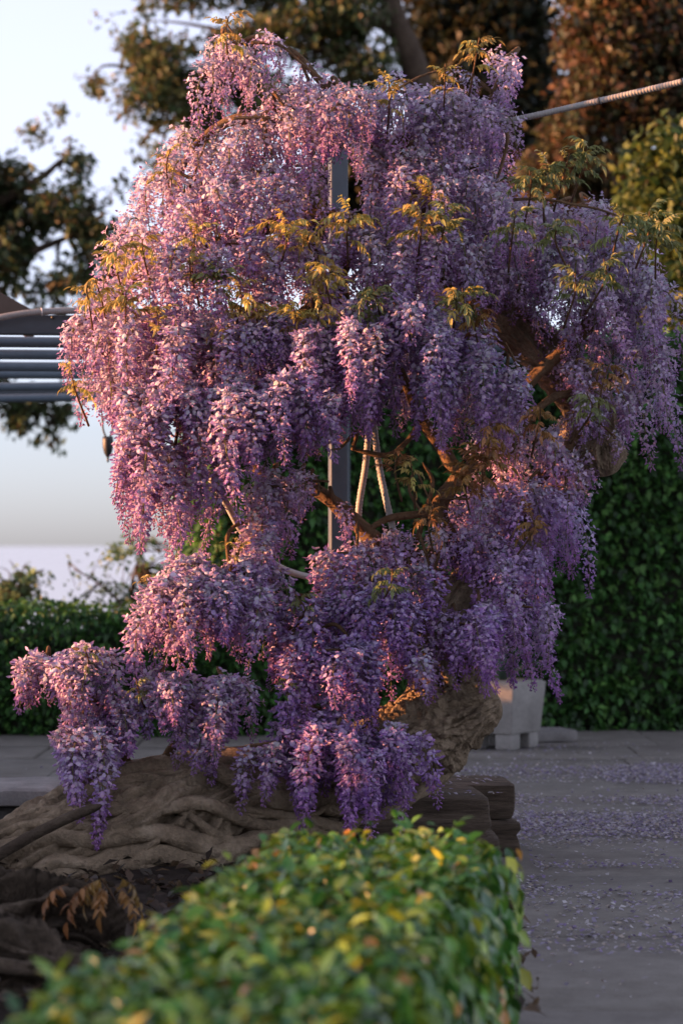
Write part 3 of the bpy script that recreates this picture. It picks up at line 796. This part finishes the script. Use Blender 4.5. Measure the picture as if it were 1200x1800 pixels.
# ------------------------------------------------------------------ raised bed: sleepers, coping, soil
def bed():
    n = 60
    xs, ys = np.meshgrid(np.linspace(-2.6, .40, n), np.linspace(4.6, 7.25, n), indexing='ij')
    z = .025 + .045 * fbm(np.stack([xs.ravel() * 4, ys.ravel() * 4, np.zeros(n * n)], -1)) + .03 * np.clip(-xs.ravel(), 0, 1)
    edge = np.minimum.reduce([(xs.ravel() + 2.6), (.40 - xs.ravel() - np.clip(5.6 - ys.ravel(), 0, 1) * .4), (ys.ravel() - 4.6), 7.25 - ys.ravel()])
    z = np.where(edge < .2, -.03 + (z + .03) * edge / .2, z)
    i, j = np.meshgrid(np.arange(n - 1), np.arange(n - 1), indexing='ij'); k = (i * n + j).ravel()
    obj("soil_bed", mesh("soil_bed", np.stack([xs.ravel(), ys.ravel(), z], -1), np.stack([k, k + n, k + n + 1, k + 1], -1)), M_SOIL, kind="structure")
bed()
SLP = "weathered timber sleepers of the raised bed"
RZ = R(3)
for nm, c, s, lab in (
    ("timber_sleeper", (-.10, 7.52, .158), (1.24, .34, .112), "brown weathered sleeper, back plank of the petal-strewn top layer"),
    ("timber_sleeper", (-.17, 7.16, .156), (1.18, .36, .112), "brown weathered sleeper with fallen petals, front plank of the top layer"),
    ("timber_sleeper", (-.09, 7.50, .045), (1.25, .35, .110), "dark cracked sleeper under the petal-strewn planks, at the back"),
    ("timber_sleeper", (-.15, 7.13, .044), (1.20, .36, .110), "dark cracked sleeper under the front petal-strewn plank")):
    V, F = rockbox((0, 0, 0), s, RZ, .016, .010, 11, 60, c[0] * 9 + c[2] * 31, .014)
    o = obj(nm, mesh(nm, V, F), M_SLEEPER); o.location = c; tag(o, lab, "sleeper", SLP)
V, F = rockbox((0, 0, 0), (1.5, .42, .05), R(-1), .02, .010, 7, 0, 3, .018)
o = obj("coping_stone", mesh("coping_stone", V, F), M_COPING); o.location = (-1.62, 7.5, .185); tag(o, "flat grey coping stone on the low wall behind the trunk", "stone")
V, F = rockbox((0, 0, 0), (1.6, .34, .175), R(-1), .02, .018, 8, 26, 8, .02)
o = obj("low_wall", mesh("low_wall", V, F), M_WALL); o.location = (-1.6, 7.52, .075); tag(o, "low dark layered stone wall under the grey coping stone", "wall")

rr = np.random.default_rng(31)
n = 3200
x_, y_ = rr.uniform(-2.4, .42, n), rr.uniform(4.7, 7.0, n)
T = np.stack([x_, y_, .045 + .045 * fbm(np.stack([x_ * 4, y_ * 4, np.zeros(n)], -1)) + .03 * np.clip(-x_, 0, 1) + rr.uniform(-.01, .02, n)], -1)
o = obj("leaf_litter", mesh("leaf_litter", *scatter(SV, SF, rotmats(rr.uniform(0, 6.28, n), rr.normal(0, .5, n), rr.normal(0, .6, n), rr.uniform(.02, .05, n)), T, None, pick(rr, n, [(.07, .045, .028), (.05, .035, .025), (.10, .065, .035), (.04, .03, .02)]))), M_FAR, kind="stuff")
tag(o, "dead brown leaves littering the soil under the old trunk", "leaf litter")
# small weeds at the foot of the wall
for k, (x, y, lab) in enumerate(((35, 1480, "small green weed at the foot of the low wall"), (95, 1455, "small green weed sprouting between wall and trunk bark"))):
    rr = np.random.default_rng(40 + k); n = 22
    T = np.array(P(x, y, 7.1)) + rr.normal(0, 1, (n, 3)) * np.array([.03, .02, .028])
    M = rotmats(rr.uniform(0, 6.28, n), rr.uniform(-.8, .4, n), rr.normal(0, .3, n), rr.uniform(.015, .03, n))
    w = thing("weed", (T.mean(0)[0], 7.1, 0), lab, "weed")
    obj("foliage", mesh("foliage", *scatter(SV, SF, M, T, None, pick(rr, n, [(.10, .20, .04), (.14, .22, .04)]))), M_LEAF, w)
    obj("stem", mesh("stem", *tube(catmull([np.array((T.mean(0)[0], 7.12, 0)), T.mean(0) + np.array([.01, 0, -.03]), T.mean(0) + np.array([0, 0, .03])], 8), .0025, 5)), M_LEAF, w)

# ------------------------------------------------------------------ fallen petals
def petals(name, pts, rr, label, cols):
    n = len(pts)
    tv = np.array([(-.5, -.35, .0), (.45, -.30, .06), (.55, .32, .0), (-.4, .40, .10), (0, 0, .16)]); tf = np.array([[0, 1, 4], [1, 2, 4], [2, 3, 4], [3, 0, 4]])
    M = rotmats(rr.uniform(0, 6.28, n), rr.normal(0, .3, n), rr.normal(0, .3, n), rr.uniform(.005, .015, n))
    V, F, C = scatter(tv, tf, M, pts, None, pick(rr, n, cols, None, .22))
    o = obj(name, mesh(name, V, F, C), M_PETAL, kind="stuff"); tag(o, label, "petals"); return o
rr = np.random.default_rng(77)
N = 520000
x = rr.uniform(-2.5, 2.4, N); y = rr.uniform(5.0, 11.5, N)
den = fbm(np.stack([x * 1.1, y * 1.6, np.zeros(N)], -1), 4)
wob = .16 * vnoise(np.stack([x * 1.3, y * .6, np.full(N, 9.)], -1)); yy = y + wob
gate = np.select([yy < 5.5, yy < 6.55, yy < 7.2, yy < 7.75, yy < 9.3, yy < 10.3], [.03, .22, .95, .30, 1.0, .35], .06)
gate = gate * np.clip((x + .2) / .7, .06, 1)
gate = np.where((yy > 9.5) & (yy < 10.3) & (x > 1.05), .9, gate)
keep = rr.random(N) < np.clip((den + .30) * 1.9, .02, 1) * gate * .55
keep &= ~((x > -.8) & (x < .56) & (y > 6.9) & (y < 7.75))
pts = np.stack([x, y, np.full(N, .006) + rr.uniform(0, .006, N)], -1)[keep]
petals("fallen_petals", pts, rr, "faded lilac petals lying in drifts on the paving", [(.36, .33, .37), (.30, .265, .34), (.42, .395, .40), (.22, .17, .28), (.33, .28, .24)])
n = 420
u, v = rr.uniform(-.35, .48, n), rr.uniform(7.0, 7.66, n)
kp = fbm(np.stack([u * 7, v * 7, np.zeros(n)], -1), 3) > -.12
petals("fallen_petals", np.stack([u, v, np.full(n, .224) + rr.uniform(0, .006, n)], -1)[kp], rr, "pale lilac petals scattered on top of the timber sleepers", [(.48, .42, .50), (.40, .34, .48), (.52, .46, .44)])

# ------------------------------------------------------------------ foreground hedge
def front_hedge():
    rr = np.random.default_rng(55)
    # axis from far end towards the camera, 0.43 m wide
    A, B = np.array([.09, 4.66]), np.array([-.34, 1.75])
    ax = (B - A); ln = np.linalg.norm(ax); ax /= ln; nx = np.array([-ax[1], ax[0]])    # nx points right
    if nx[0] < 0: nx = -nx
    H, W = .385, .41
    h = thing("ivy_hedge", (*A, 0), "low clipped hedge of glossy broad leaves in front of the trunk", "hedge")
    c = (A + B) / 2
    ang = math.atan2(ax[1], ax[0])
    V, F = rockbox((c[0], c[1], H / 2 - .05), (ln - .09, W - .10, H - .10), ang, .05, .02, 6, 0, 4, .05)
    obj("core", mesh("core", V, F), M_CORE, h)
    n = 24000
    t = rr.random(n) ** .8 * ln; t = ln - t if False else t
    w = rr.uniform(-.5, .5, n)
    face = rr.choice(4, n, p=[.60, .22, .08, .10])     # top, right, left, far end
    z = np.full(n, H); yaw = rr.uniform(0, 6.28, n); pitch = rr.normal(0, .45, n); off = rr.uniform(-.075, .024, n)
    pos = np.zeros((n, 3)); 
    bmp = .03 * fbm(np.stack([t * 6, w * 4, np.zeros(n)], -1), 3)
    px = A[None] + ax[None] * t[:, None] + nx[None] * (w * W)[:, None]
    pos[:, :2] = px; pos[:, 2] = H + off + bmp - .025 * np.abs(w * 2) ** 8
    yr = math.atan2(nx[1], nx[0])
    s = face == 1; m = s.sum()
    ho = rr.uniform(0, 1, m) ** .8
    pos[s, :2] = A[None] + ax[None] * t[s][:, None] + nx[None] * (W / 2 + off[s] + .015 + .02 * np.sin(ho * 3))[:, None]
    pos[s, 2] = H * ho; yaw[s] = yr + rr.normal(0, .5, m); pitch[s] = rr.normal(1.05, .28, m)
    s = face == 2; m = s.sum(); ho = rr.uniform(0, 1, m)
    pos[s, :2] = A[None] + ax[None] * t[s][:, None] - nx[None] * (W / 2 + off[s] + .01)[:, None]
    pos[s, 2] = H * ho; yaw[s] = yr + math.pi + rr.normal(0, .5, m); pitch[s] = rr.normal(.95, .3, m)
    s = face == 3; m = s.sum(); ho = rr.uniform(0, 1, m)
    pos[s, :2] = A[None] - ax[None] * (off[s] + .01)[:, None] + nx[None] * (w[s] * W)[:, None]
    pos[s, 2] = H * ho; yaw[s] = math.atan2(-ax[1], -ax[0]) + rr.normal(0, .5, m); pitch[s] = rr.normal(.8, .4, m)
    # a few upright shoots
    up = rr.random(n) < .035; pos[up & (face == 0), 2] += rr.uniform(.01, .035, (up & (face == 0)).sum()); pitch[up & (face == 0)] = rr.uniform(-1.2, -.5, (up & (face == 0)).sum())
    sz = rr.uniform(.019, .038, n); sz[face == 1] *= 1.2
    M = rotmats(yaw, pitch, rr.normal(0, .45, n), sz)
    cols = pick(rr, n, [(.04, .13, .022), (.085, .20, .024), (.18, .26, .026), (.30, .30, .03), (.36, .18, .04), (.03, .085, .03)], [.30, .30, .22, .09, .02, .07], .25)
    seen = np.where((face == 0) | (face == 1), 1, .3) * sz / pos[:, 1] * (pos[:, 2] > .05) * (pos[:, 1] > 2.6) * (off > -.005)
    big = set(np.argsort(-seen)[:300].tolist())
    vars_ = []
    for k in range(12):
        tv, tf = leaf_template(1, .55 + .03 * (k % 5), 4, .25 + .04 * (k % 4), .15 + .05 * (k % 3))
        me = mesh("leaf", tv, tf, np.tile(pick(rr, 1, [[(.04, .13, .022), (.085, .20, .024), (.13, .22, .026), (.17, .24, .03)][k % 4]]), (len(tv), 1)))
        me.materials.append(M_GLOSSY); vars_.append(me)
    for q in sorted(big):
        o = obj("leaf", vars_[int(rr.integers(12))], None, h)
        o.matrix_basis = Matrix.Translation(pos[q]) @ Matrix(M[q]).to_4x4()
    rest = np.array([i not in big for i in range(n)])
    obj("foliage", mesh("foliage", *scatter(LV, LF, M[rest], pos[rest], None, cols[rest])), M_GLOSSY, h, "stuff")
front_hedge()

# ------------------------------------------------------------------ hedges behind
def box_hedge(name, x0, x1, y0, y1, z1, n, sz, cols, w, label, seed, faces=(.6, .2, .1, .1), bumpy=.05):
    rr = np.random.default_rng(seed)
    h = thing(name, ((x0 + x1) / 2, (y0 + y1) / 2, 0), label, "hedge")
    V, F = rockbox(((x0 + x1) / 2, (y0 + y1) / 2, z1 / 2 - .06), (x1 - x0 - .16, y1 - y0 - .16, z1 - .10), 0, .12, .05, 3, 0, seed, .08)
    obj("core", mesh("core", V, F), M_CORE, h)
    f = rr.choice(4, n, p=faces)        # front, top, left, right
    a, b = rr.random(n), rr.random(n); off = rr.uniform(-.10, .03, n)
    yaw = rr.uniform(0, 6.28, n); pit = rr.normal(.1, .5, n)
    pos = np.stack([x0 + a * (x1 - x0), y0 + b * (y1 - y0), np.full(n, z1) + off], -1)
    s = f == 0; pos[s, 1] = y0 - off[s]; pos[s, 2] = b[s] * z1; yaw[s] = -math.pi / 2 + rr.normal(0, .8, s.sum()); pit[s] = rr.normal(.6, .45, s.sum())
    for k, xx, sg in ((2, x0, -1), (3, x1, 1)):
        s = f == k; pos[s, 0] = xx + sg * off[s]; pos[s, 1] = y0 + a[s] * (y1 - y0); pos[s, 2] = b[s] * z1
        yaw[s] = (math.pi if sg < 0 else 0) + rr.normal(0, .8, s.sum()); pit[s] = rr.normal(.6, .45, s.sum())
    q = fbm(pos * 2.6 + seed, 3)
    pos[:, 1] -= np.where(f == 0, q * bumpy * 1.6, 0); pos[:, 2] += np.where(f == 1, q * bumpy, 0); pos[:, 0] += np.where(f == 2, q * bumpy, 0)
    M = rotmats(yaw, pit, rr.normal(0, .5, n), rr.uniform(.7, 1.3, n) * sz)
    obj("foliage", mesh("foliage", *scatter(FV, FF, M, pos, None, pick(rr, n, cols, w, .25)), smooth=False), M_FAR, h, "stuff")
    return h
GREEN = [(.038, .105, .024), (.05, .14, .028), (.08, .18, .036), (.028, .062, .02)]
th = box_hedge("tall_hedge", -.80, 4.2, 12.05, 13.3, 2.05, 60000, .05, GREEN, None, "tall dark green clipped hedge along the back of the terrace", 61, (.62, .16, .12, .10))
th.rotation_euler.z = R(9); th.location.y += .35
box_hedge("low_hedge", -4.6, -.86, 11.95, 12.75, .62, 22000, .042, GREEN, None, "low clipped green hedge between the terrace and the sea", 62, (.55, .35, .05, .05))
box_hedge("sun_block_hedge", -5.4, -4.7, 1.0, 11.9, .93, 8000, .07, GREEN, None, "added clipped hedge out of view on the left, blocking the low sun", 63, (.05, .35, .2, .4))  # unseen hedge, added to keep the low sun off the trunk

# ------------------------------------------------------------------ trees and shrubs behind
def tree(name, label, cat, base, limbs, blobs, n, leaf, cols, w, seed, gap=0.0, gfreq=1.0, group=None, tw_r=.022):
    """limbs: polylines of world points with radii; blobs: (centre, radii) ellipsoids that hold foliage"""
    rr = np.random.default_rng(seed)
    t = thing(name, base, label, cat, group)
    for k, (pts, r0, r1) in enumerate(limbs):
        m = 14 * len(pts)
        obj("trunk" if k == 0 else "limb", mesh("limb", *gnarl(pts, np.linspace(r0, r1, len(pts)), m, 14, .12, seed + k, .6, .05)), M_FARBARK, t)
    vol = np.array([b[1][0] * b[1][2] for b in blobs]); vol = vol / vol.sum()
    idx = rr.choice(len(blobs), n, p=vol)
    c = np.array([b[0] for b in blobs])[idx]; rad = np.array([b[1] for b in blobs])[idx]
    d = rr.normal(0, 1, (n, 3)); d /= np.linalg.norm(d, axis=1)[:, None]
    pos = c + d * (rr.random((n, 1)) ** .42) * rad
    pos += rr.normal(0, .05, (n, 3))
    g = fbm(pos * gfreq + seed, 3)
    pos = pos[g > gap]; n = len(pos)
    M = rotmats(rr.uniform(0, 6.28, n), rr.normal(.35, .6, n), rr.normal(0, .6, n), rr.uniform(.65, 1.35, n) * leaf)
    obj("crown", mesh("crown", *scatter(FV, FF, M, pos, None, pick(rr, n, cols, w, .28))), M_FAR, t)
    # twigs through the foliage
    k = min(70, n); sel = pos[rr.choice(n, k, replace=False)]
    tw = []
    ends = np.vstack([catmull(p, 20) for p, _, _ in limbs])
    for q in sel:
        e = ends[np.argmin(np.linalg.norm(ends - q, axis=1))]
        tw.append(tube(catmull([e, (e + q) / 2 + rr.normal(0, .08, 3), q], 7), np.linspace(tw_r, tw_r * .25, 7), 4, False))
    obj("twig_mass", mesh("twig_mass", *join(tw)[:2]), M_FARBARK, t, "stuff")
    return t
def bl(px, py, rx, ry, D, dd=.7):
    s = D / FPX
    return (np.array(P(px, py, D)), (rx * s, dd, ry * s))
G0 = -1.4
def base(px, D): q = P(px, 957, D); return Vector((q.x, q.y, G0))
TG = "trees behind the terrace"
# dark broadleaf tree entering from the left
D = 22
tree("broadleaf_tree", "dark broadleaf tree with bronze tints above the grey pipes", "tree", base(-420, D),
     [([base(-420, D), P(-400, 800, D), P(-330, 600, D), P(-240, 450, D)], .22, .12), ([P(-330, 600, D), P(-120, 520, D), P(40, 450, D), P(160, 400, D)], .09, .02),
      ([P(-240, 450, D), P(-60, 380, D), P(60, 320, D), P(110, 280, D)], .08, .02), ([P(-300, 640, D), P(-100, 680, D), P(30, 700, D), P(110, 740, D)], .06, .012)],
     [bl(20, 330, 60, 55, D), bl(110, 380, 75, 75, D), bl(30, 440, 95, 80, D), bl(190, 420, 60, 70, D), bl(120, 500, 100, 60, D), bl(-60, 400, 120, 140, D), bl(220, 350, 25, 40, D), bl(130, 290, 28, 34, D),
      bl(-220, 420, 150, 200, D), bl(75, 720, 60, 28, D, .3), bl(30, 740, 20, 14, D, .2), bl(85, 770, 18, 14, D, .2), bl(-60, 690, 90, 50, D, .3)],
     34000, .085, [(.045, .075, .03), (.06, .09, .035), (.09, .07, .032), (.08, .095, .035)], None, 201, -.04, 3.0, TG)
# airy oak-like tree reaching over from the middle
D = 25
tree("oak_tree", "airy olive and bronze tree spreading above the left of the wisteria", "tree", base(760, D),
     [([base(760, D), P(770, 700, D), P(760, 350, D), P(735, 150, D), P(690, 20, D), P(650, -90, D)], .26, .09), ([P(760, 350, D), P(600, 260, D), P(430, 215, D), P(330, 225, D), P(270, 232, D)], .06, .008),
      ([P(735, 150, D), P(560, 90, D), P(420, 60, D), P(330, 42, D), P(270, 36, D)], .05, .006), ([P(700, 60, D), P(560, -20, D), P(430, -80, D)], .07, .02), ([P(600, 260, D), P(520, 180, D), P(380, 140, D), P(240, 120, D)], .06, .015)],
     [bl(300, 120, 80, 60, D), bl(260, 190, 70, 50, D), bl(330, 200, 70, 60, D), bl(400, 130, 70, 80, D), bl(250, 80, 45, 30, D), bl(480, 40, 80, 50, D), bl(560, 60, 80, 60, D), bl(470, 180, 60, 50, D),
      bl(620, 30, 70, 50, D), bl(640, 110, 60, 50, D), bl(220, 20, 60, 16, D, .3), bl(170, 150, 30, 16, D, .3), bl(120, 200, 30, 12, D, .2), bl(60, 232, 22, 8, D, .2), bl(200, 240, 40, 12, D, .2), bl(270, 270, 40, 40, D), bl(350, -20, 120, 40, D), bl(550, -40, 160, 50, D)],
     34000, .078, [(.085, .115, .045), (.11, .125, .05), (.12, .095, .05), (.075, .115, .04)], None, 202, -.01, 2.6, TG)
# dark conifers
D = 27
tree("cypress_tree", "tall dense dark cypress behind the crown of the wisteria", "tree", base(860, D),
     [([base(860, D), P(865, 600, D), P(870, 200, D), P(872, -150, D)], .28, .1)],
     [bl(860, 60, 95, 120, D, .8), bl(870, 240, 100, 150, D, .8), bl(800, 150, 60, 120, D, .7), bl(870, 420, 110, 150, D, .8), bl(930, 160, 60, 200, D, .7), bl(865, -90, 90, 110, D, .8), bl(760, 40, 50, 80, D, .5), bl(760, 320, 60, 120, D, .6), bl(640, 330, 90, 90, D, .6), bl(540, 380, 70, 90, D, .6)],
     22000, .14, [(.016, .024, .012), (.024, .030, .014), (.045, .036, .016), (.03, .03, .014)], None, 203, -.6, 1.0, TG)
# bronze tree on the right
D = 21
tree("bronze_tree", "rust red and bronze leaved tree on the right behind the hedge", "tree", base(1130, D),
     [([base(1130, D), P(1120, 600, D), P(1125, 300, D), P(1110, 60, D)], .2, .08), ([P(1122, 400, D), P(1050, 260, D), P(1010, 130, D)], .08, .03)],
     [bl(1090, 80, 90, 70, D), bl(1180, 60, 80, 90, D), bl(1040, 160, 60, 60, D), bl(1130, 190, 90, 60, D), bl(1000, 250, 50, 70, D), bl(1060, 300, 70, 70, D), bl(1220, 180, 60, 80, D), bl(1010, 60, 35, 30, D), bl(1090, -30, 120, 60, D), bl(960, 330, 60, 70, D), bl(1050, 430, 110, 80, D), bl(1190, 470, 70, 110, D)],
     36000, .08, [(.085, .048, .026), (.11, .058, .03), (.07, .058, .028), (.045, .055, .024), (.08, .08, .032)], None, 204, -.32, 1.4, TG)
D = 15.5
tree("yellow_green_shrub", "yellow green rounded shrub rising behind the tall hedge", "shrub", base(1185, D),
     [([base(1185, D), P(1180, 600, D), P(1178, 380, D)], .06, .03)],
     [bl(1170, 300, 75, 75, D, .5), bl(1190, 400, 80, 80, D, .5), bl(1130, 370, 45, 50, D, .4), bl(1220, 260, 60, 50, D, .4), bl(1180, 520, 90, 90, D, .5)],
     7000, .075, [(.08, .12, .025), (.055, .085, .022), (.12, .14, .028), (.04, .065, .018)], None, 205, -.35, 2.0)
# feathery shrubs beyond the low hedge
D = 16
for k, (b_, lmb, lab) in enumerate(((
      [bl(230, 985, 46, 18, D, .3), bl(150, 1010, 46, 14, D, .3), bl(200, 1040, 70, 20, D, .3), bl(262, 1030, 40, 28, D, .3), bl(255, 950, 22, 10, D, .2), bl(120, 1040, 22, 10, D, .2), bl(220, 1075, 90, 24, D, .3), bl(310, 1020, 50, 50, D, .3)],
      [([base(230, D), P(232, 1080, D), P(240, 1000, D), P(255, 945, D)], .02, .006), ([P(232, 1080, D), P(180, 1030, D), P(130, 1000, D)], .012, .004)], "feathery pale green shrub beyond the low hedge beside the tall one"),
     ([bl(20, 1030, 40, 12, D, .3), bl(50, 1012, 18, 10, D, .2), bl(10, 1060, 60, 18, D, .3), bl(-60, 1030, 60, 30, D, .3)],
      [([base(0, D), P(10, 1080, D), P(40, 1015, D)], .018, .005)], "small feathery green shrub beyond the open stretch of low hedge"))):
    tree("feathery_shrub", lab, "shrub", base(230 if k == 0 else 0, D), lmb, b_, 5200 if k == 0 else 2200, .05, [(.13, .20, .08), (.17, .23, .10), (.10, .17, .06)], None, 210 + k, -.04, 3.0, None, .006)

# ------------------------------------------------------------------ pergola
PX = -.012
pg = thing("pergola", (0, 8.3, 0), "grey steel pergola with round blue-grey roof pipes beside the wisteria", "pergola")
ZB = P(0, 574, 8.3).z
def part(name, VF, mat, par): return obj(name, mesh(name, *VF, smooth=False), mat, par)
q = P(594, 265, 8.3)
part("post", boxVF((q.x, 8.3, q.z / 2), (.06, .06, q.z), R(4), .004), M_STEEL, pg)
part("post", boxVF((.27, 11.4, ZB / 2 - .03), (.07, .07, ZB - .06), R(9), .004), M_STEEL, pg)
part("post", boxVF((-2.25, 8.3, ZB / 2 - .03), (.07, .07, ZB - .06), 0, .004), M_STEEL, pg)
part("post", boxVF((-2.25, 11.4, ZB / 2 - .03), (.07, .07, ZB - .06), 0, .004), M_STEEL, pg)
part("beam", boxVF((-.80, 8.34, ZB), (3.05, .05, .066), 0, .004), M_STEEL, pg)
part("beam", boxVF((-.80, 11.4, ZB - .03), (3.05, .05, .05), 0, .004), M_STEEL, pg)
ob = obj("bolt", mesh("bolt", *lathe([(0, 0), (.006, 0), (.006, .004), (0, .004)], 8)), M_TIE, pg)
ob.location = P(97, 562, 8.312); ob.rotation_euler = (R(90), 0, 0)
for k, (D, x0, x1, dz, sl) in enumerate(((8.62, -2.3, .72, 0, 0), (9.18, -2.3, .74, 0, 0), (9.80, -2.3, .76, 0, 0), (10.24, -2.3, .78, 0, 0), (10.9, -2.3, .8, -.01, .016), (11.30, -2.3, .8, -.03, .022))):
    z = ZB - .035 + dz
    V, F = tube(np.stack([np.linspace(x0, x1, 12), np.full(12, D), z + sl * np.linspace(x0, x1, 12) * 1.0 + (.02 if sl else 0)], -1), .019, 16)
    obj("roof_pipe", mesh("roof_pipe", V, F), M_PIPE, pg)
for x in (-2.25, .27):
    part("side_beam", boxVF((x, 9.87, ZB - .062), (.04, 3.0, .04), 0, .003), M_STEEL, pg)
pg.rotation_euler.z = R(5)
def turn(p):      # the pergola stands a little turned
    p = Vector(p); q = Vector((p.x, p.y - 8.3, 0)); q.rotate(Euler((0, 0, R(5)))); return Vector((q.x, q.y + 8.3, p.z))
# sloping brown rafter of the roof beyond
a, b_ = P(-140, 440, 9.0), P(66, 553, 9.0)
V, F = boxVF((0, 0, 0), ((b_ - a).length, .06, .10), 0, .004)
o = obj("roof_rafter", mesh("roof_rafter", V, F, smooth=False), M_RAFTER)
o.location = (a + b_) / 2 - Vector((0, 0, .05)); o.rotation_euler = (0, math.atan2(a.z - b_.z, b_.x - a.x), 0)
tag(o, "sloping brown timber rafter end above the grey beam", "rafter")

# hanging lantern
D = 10.24
lq = P(190, 786, 10.02)
ln_ = thing("hanging_lantern", lq, "small black forked lantern hanging under the pergola pipes", "lantern")
obj("body", mesh("body", *lathe([(0, .045), (.021, .044), (.023, .03), (.022, .0), (.016, -.025), (.007, -.04), (.004, -.043), (.005, -.052), (.004, -.062), (0, -.064)], 14, lq)), M_DARK, ln_)
topz = ZB - .035
hk = lq + Vector((.0, 0, .135))
for sx in (-1, 1):
    obj("hanger_arm", mesh("hanger_arm", *tube(catmull([lq + Vector((sx * .008, 0, .040)), lq + Vector((sx * .020, 0, .075)), lq + Vector((sx * .020, 0, .11)), hk], 14), .0042, 7)), M_DARK, ln_)
obj("hanging_rod", mesh("hanging_rod", *tube([hk - Vector((0, 0, .003)), (hk + Vector((lq.x, lq.y, topz))) / 2, Vector((lq.x, lq.y, topz))], .0022, 6)), M_DARK, ln_)

# ------------------------------------------------------------------ corrugated conduits
def conduit(name, label, pts, r, ties=()):
    path = catmull(pts, 60); L = np.linalg.norm(np.diff(path, axis=0), axis=1).sum()
    n = int(L / .0016); path = catmull(pts, n)
    rad = r * (1 + .06 * np.sign(np.sin(np.linspace(0, L, n) / .0075 * 2 * np.pi)))
    t = thing(name, Vector(pts[-1]), label, "conduit", "corrugated grey conduits")
    obj("hose", mesh("hose", *tube(path, rad, 12)), M_HOSE, t)
    for f, m in ties:
        i = int(f * (n - 3)); c = path[i:i + 3]
        dirn = (path[i + 2] - path[i]); dirn /= np.linalg.norm(dirn)
        obj("cable_tie", mesh("cable_tie", *tube([path[i] - dirn * .002, path[i], path[i] + dirn * .002], r * 1.22, 12)), m, t)
conduit("corrugated_conduit", "grey corrugated conduit running from the crown off to the right", [P(690,236,7.2), P(775,228,7.15), P(890,213,7.1), P(1040,180,7.0), P(1200,143,6.9), P(1340,108,6.8)], .0090, ((.27, M_TIE), (.36, M_TIE), (.62, M_TIE), (.8, M_TIE)))
conduit("corrugated_conduit", "grey corrugated conduit laid along the top of the steel beam", [turn(p) for p in (P(-60,576,8.27), P(0,564,8.27), P(60,554,8.28), P(140,550,8.29), P(260,552,8.29), P(420,553,8.29))], .0112, ((.45, M_WTIE),))
conduit("corrugated_conduit", "corrugated conduit looped over a branch, two strands hanging below the blossom", [P(640,980,7.30), P(630,905,7.28), P(642,820,7.25), P(649,745,7.22), P(652,722,7.2), P(656,745,7.18), P(668,830,7.15), P(690,930,7.12), P(700,985,7.1)], .0100, ((.44, M_TIE),))
conduit("corrugated_conduit", "corrugated conduit sagging in an arc from the blossom to the post", [P(370,840,7.0), P(395,880,7.05), P(430,940,7.15), P(480,990,7.35), P(540,1013,7.8), P(590,1010,8.24)], .0098)

# ------------------------------------------------------------------ planter
pc = P(880, 1300, 11.3)
pl = thing("stone_planter", (pc.x, 11.3, 0), "pale square stone planter on feet before the tall hedge", "planter")
rz = R(-34)
def frustum(c, w0, w1, z0, z1, rz, bev=.008):
    V, F = boxVF((0, 0, 0), (1, 1, 1), 0, .02)
    t = V[:, 2] + .5; w = w0 + (w1 - w0) * t
    V = np.stack([V[:, 0] * w, V[:, 1] * w, z0 + (z1 - z0) * t], -1)
    ca, sa = math.cos(rz), math.sin(rz)
    return np.stack([V[:, 0] * ca - V[:, 1] * sa, V[:, 0] * sa + V[:, 1] * ca, V[:, 2]], -1) + np.array([c[0], c[1], 0]), F
part("body", frustum((pc.x, 11.3), .27, .31, .075, .31, rz), M_PLANTER, pl)
part("rim", frustum((pc.x, 11.3), .285, .285, .30, .318, rz), M_PLANTER, pl)
for sx, sy in ((-1, -1), (1, -1), (-1, 1), (1, 1)):
    dx, dy = sx * .085, sy * .085
    part("foot", boxVF((pc.x + dx * math.cos(rz) - dy * math.sin(rz), 11.3 + dx * math.sin(rz) + dy * math.cos(rz), .040), (.085, .085, .08), rz, .006), M_PLANTER, pl)
rr = np.random.default_rng(91)
pt = thing("potted_plant", (pc.x, 11.3, .315), "grey green strappy plant growing in the stone planter", "plant")
tv, tf = leaf_template(1, .16, 5, .4, .3)
for k in range(14):
    M = rotmats(np.array([k * 2.4]), np.array([-R(rr.uniform(35, 80))]), np.array([0.]), np.array([rr.uniform(.16, .24)]))
    V, F, C = scatter(tv, tf, M, np.array([[pc.x, 11.3, .30]]), None, pick(rr, 1, [(.07, .11, .08)]))
    obj("leaf", mesh("leaf", V, F, C), M_LEAF, pt)
V, F = rockbox((0, 0, 0), (.30, .28, .06), R(20), .03, .012, 6, 0, 2, .02)
o = obj("loose_stone", mesh("loose_stone", V, F), M_COPING); o.location = (P(945, 1280, 11.7).x, 11.7, .03); tag(o, "flat pale stone lying behind the square planter", "stone")
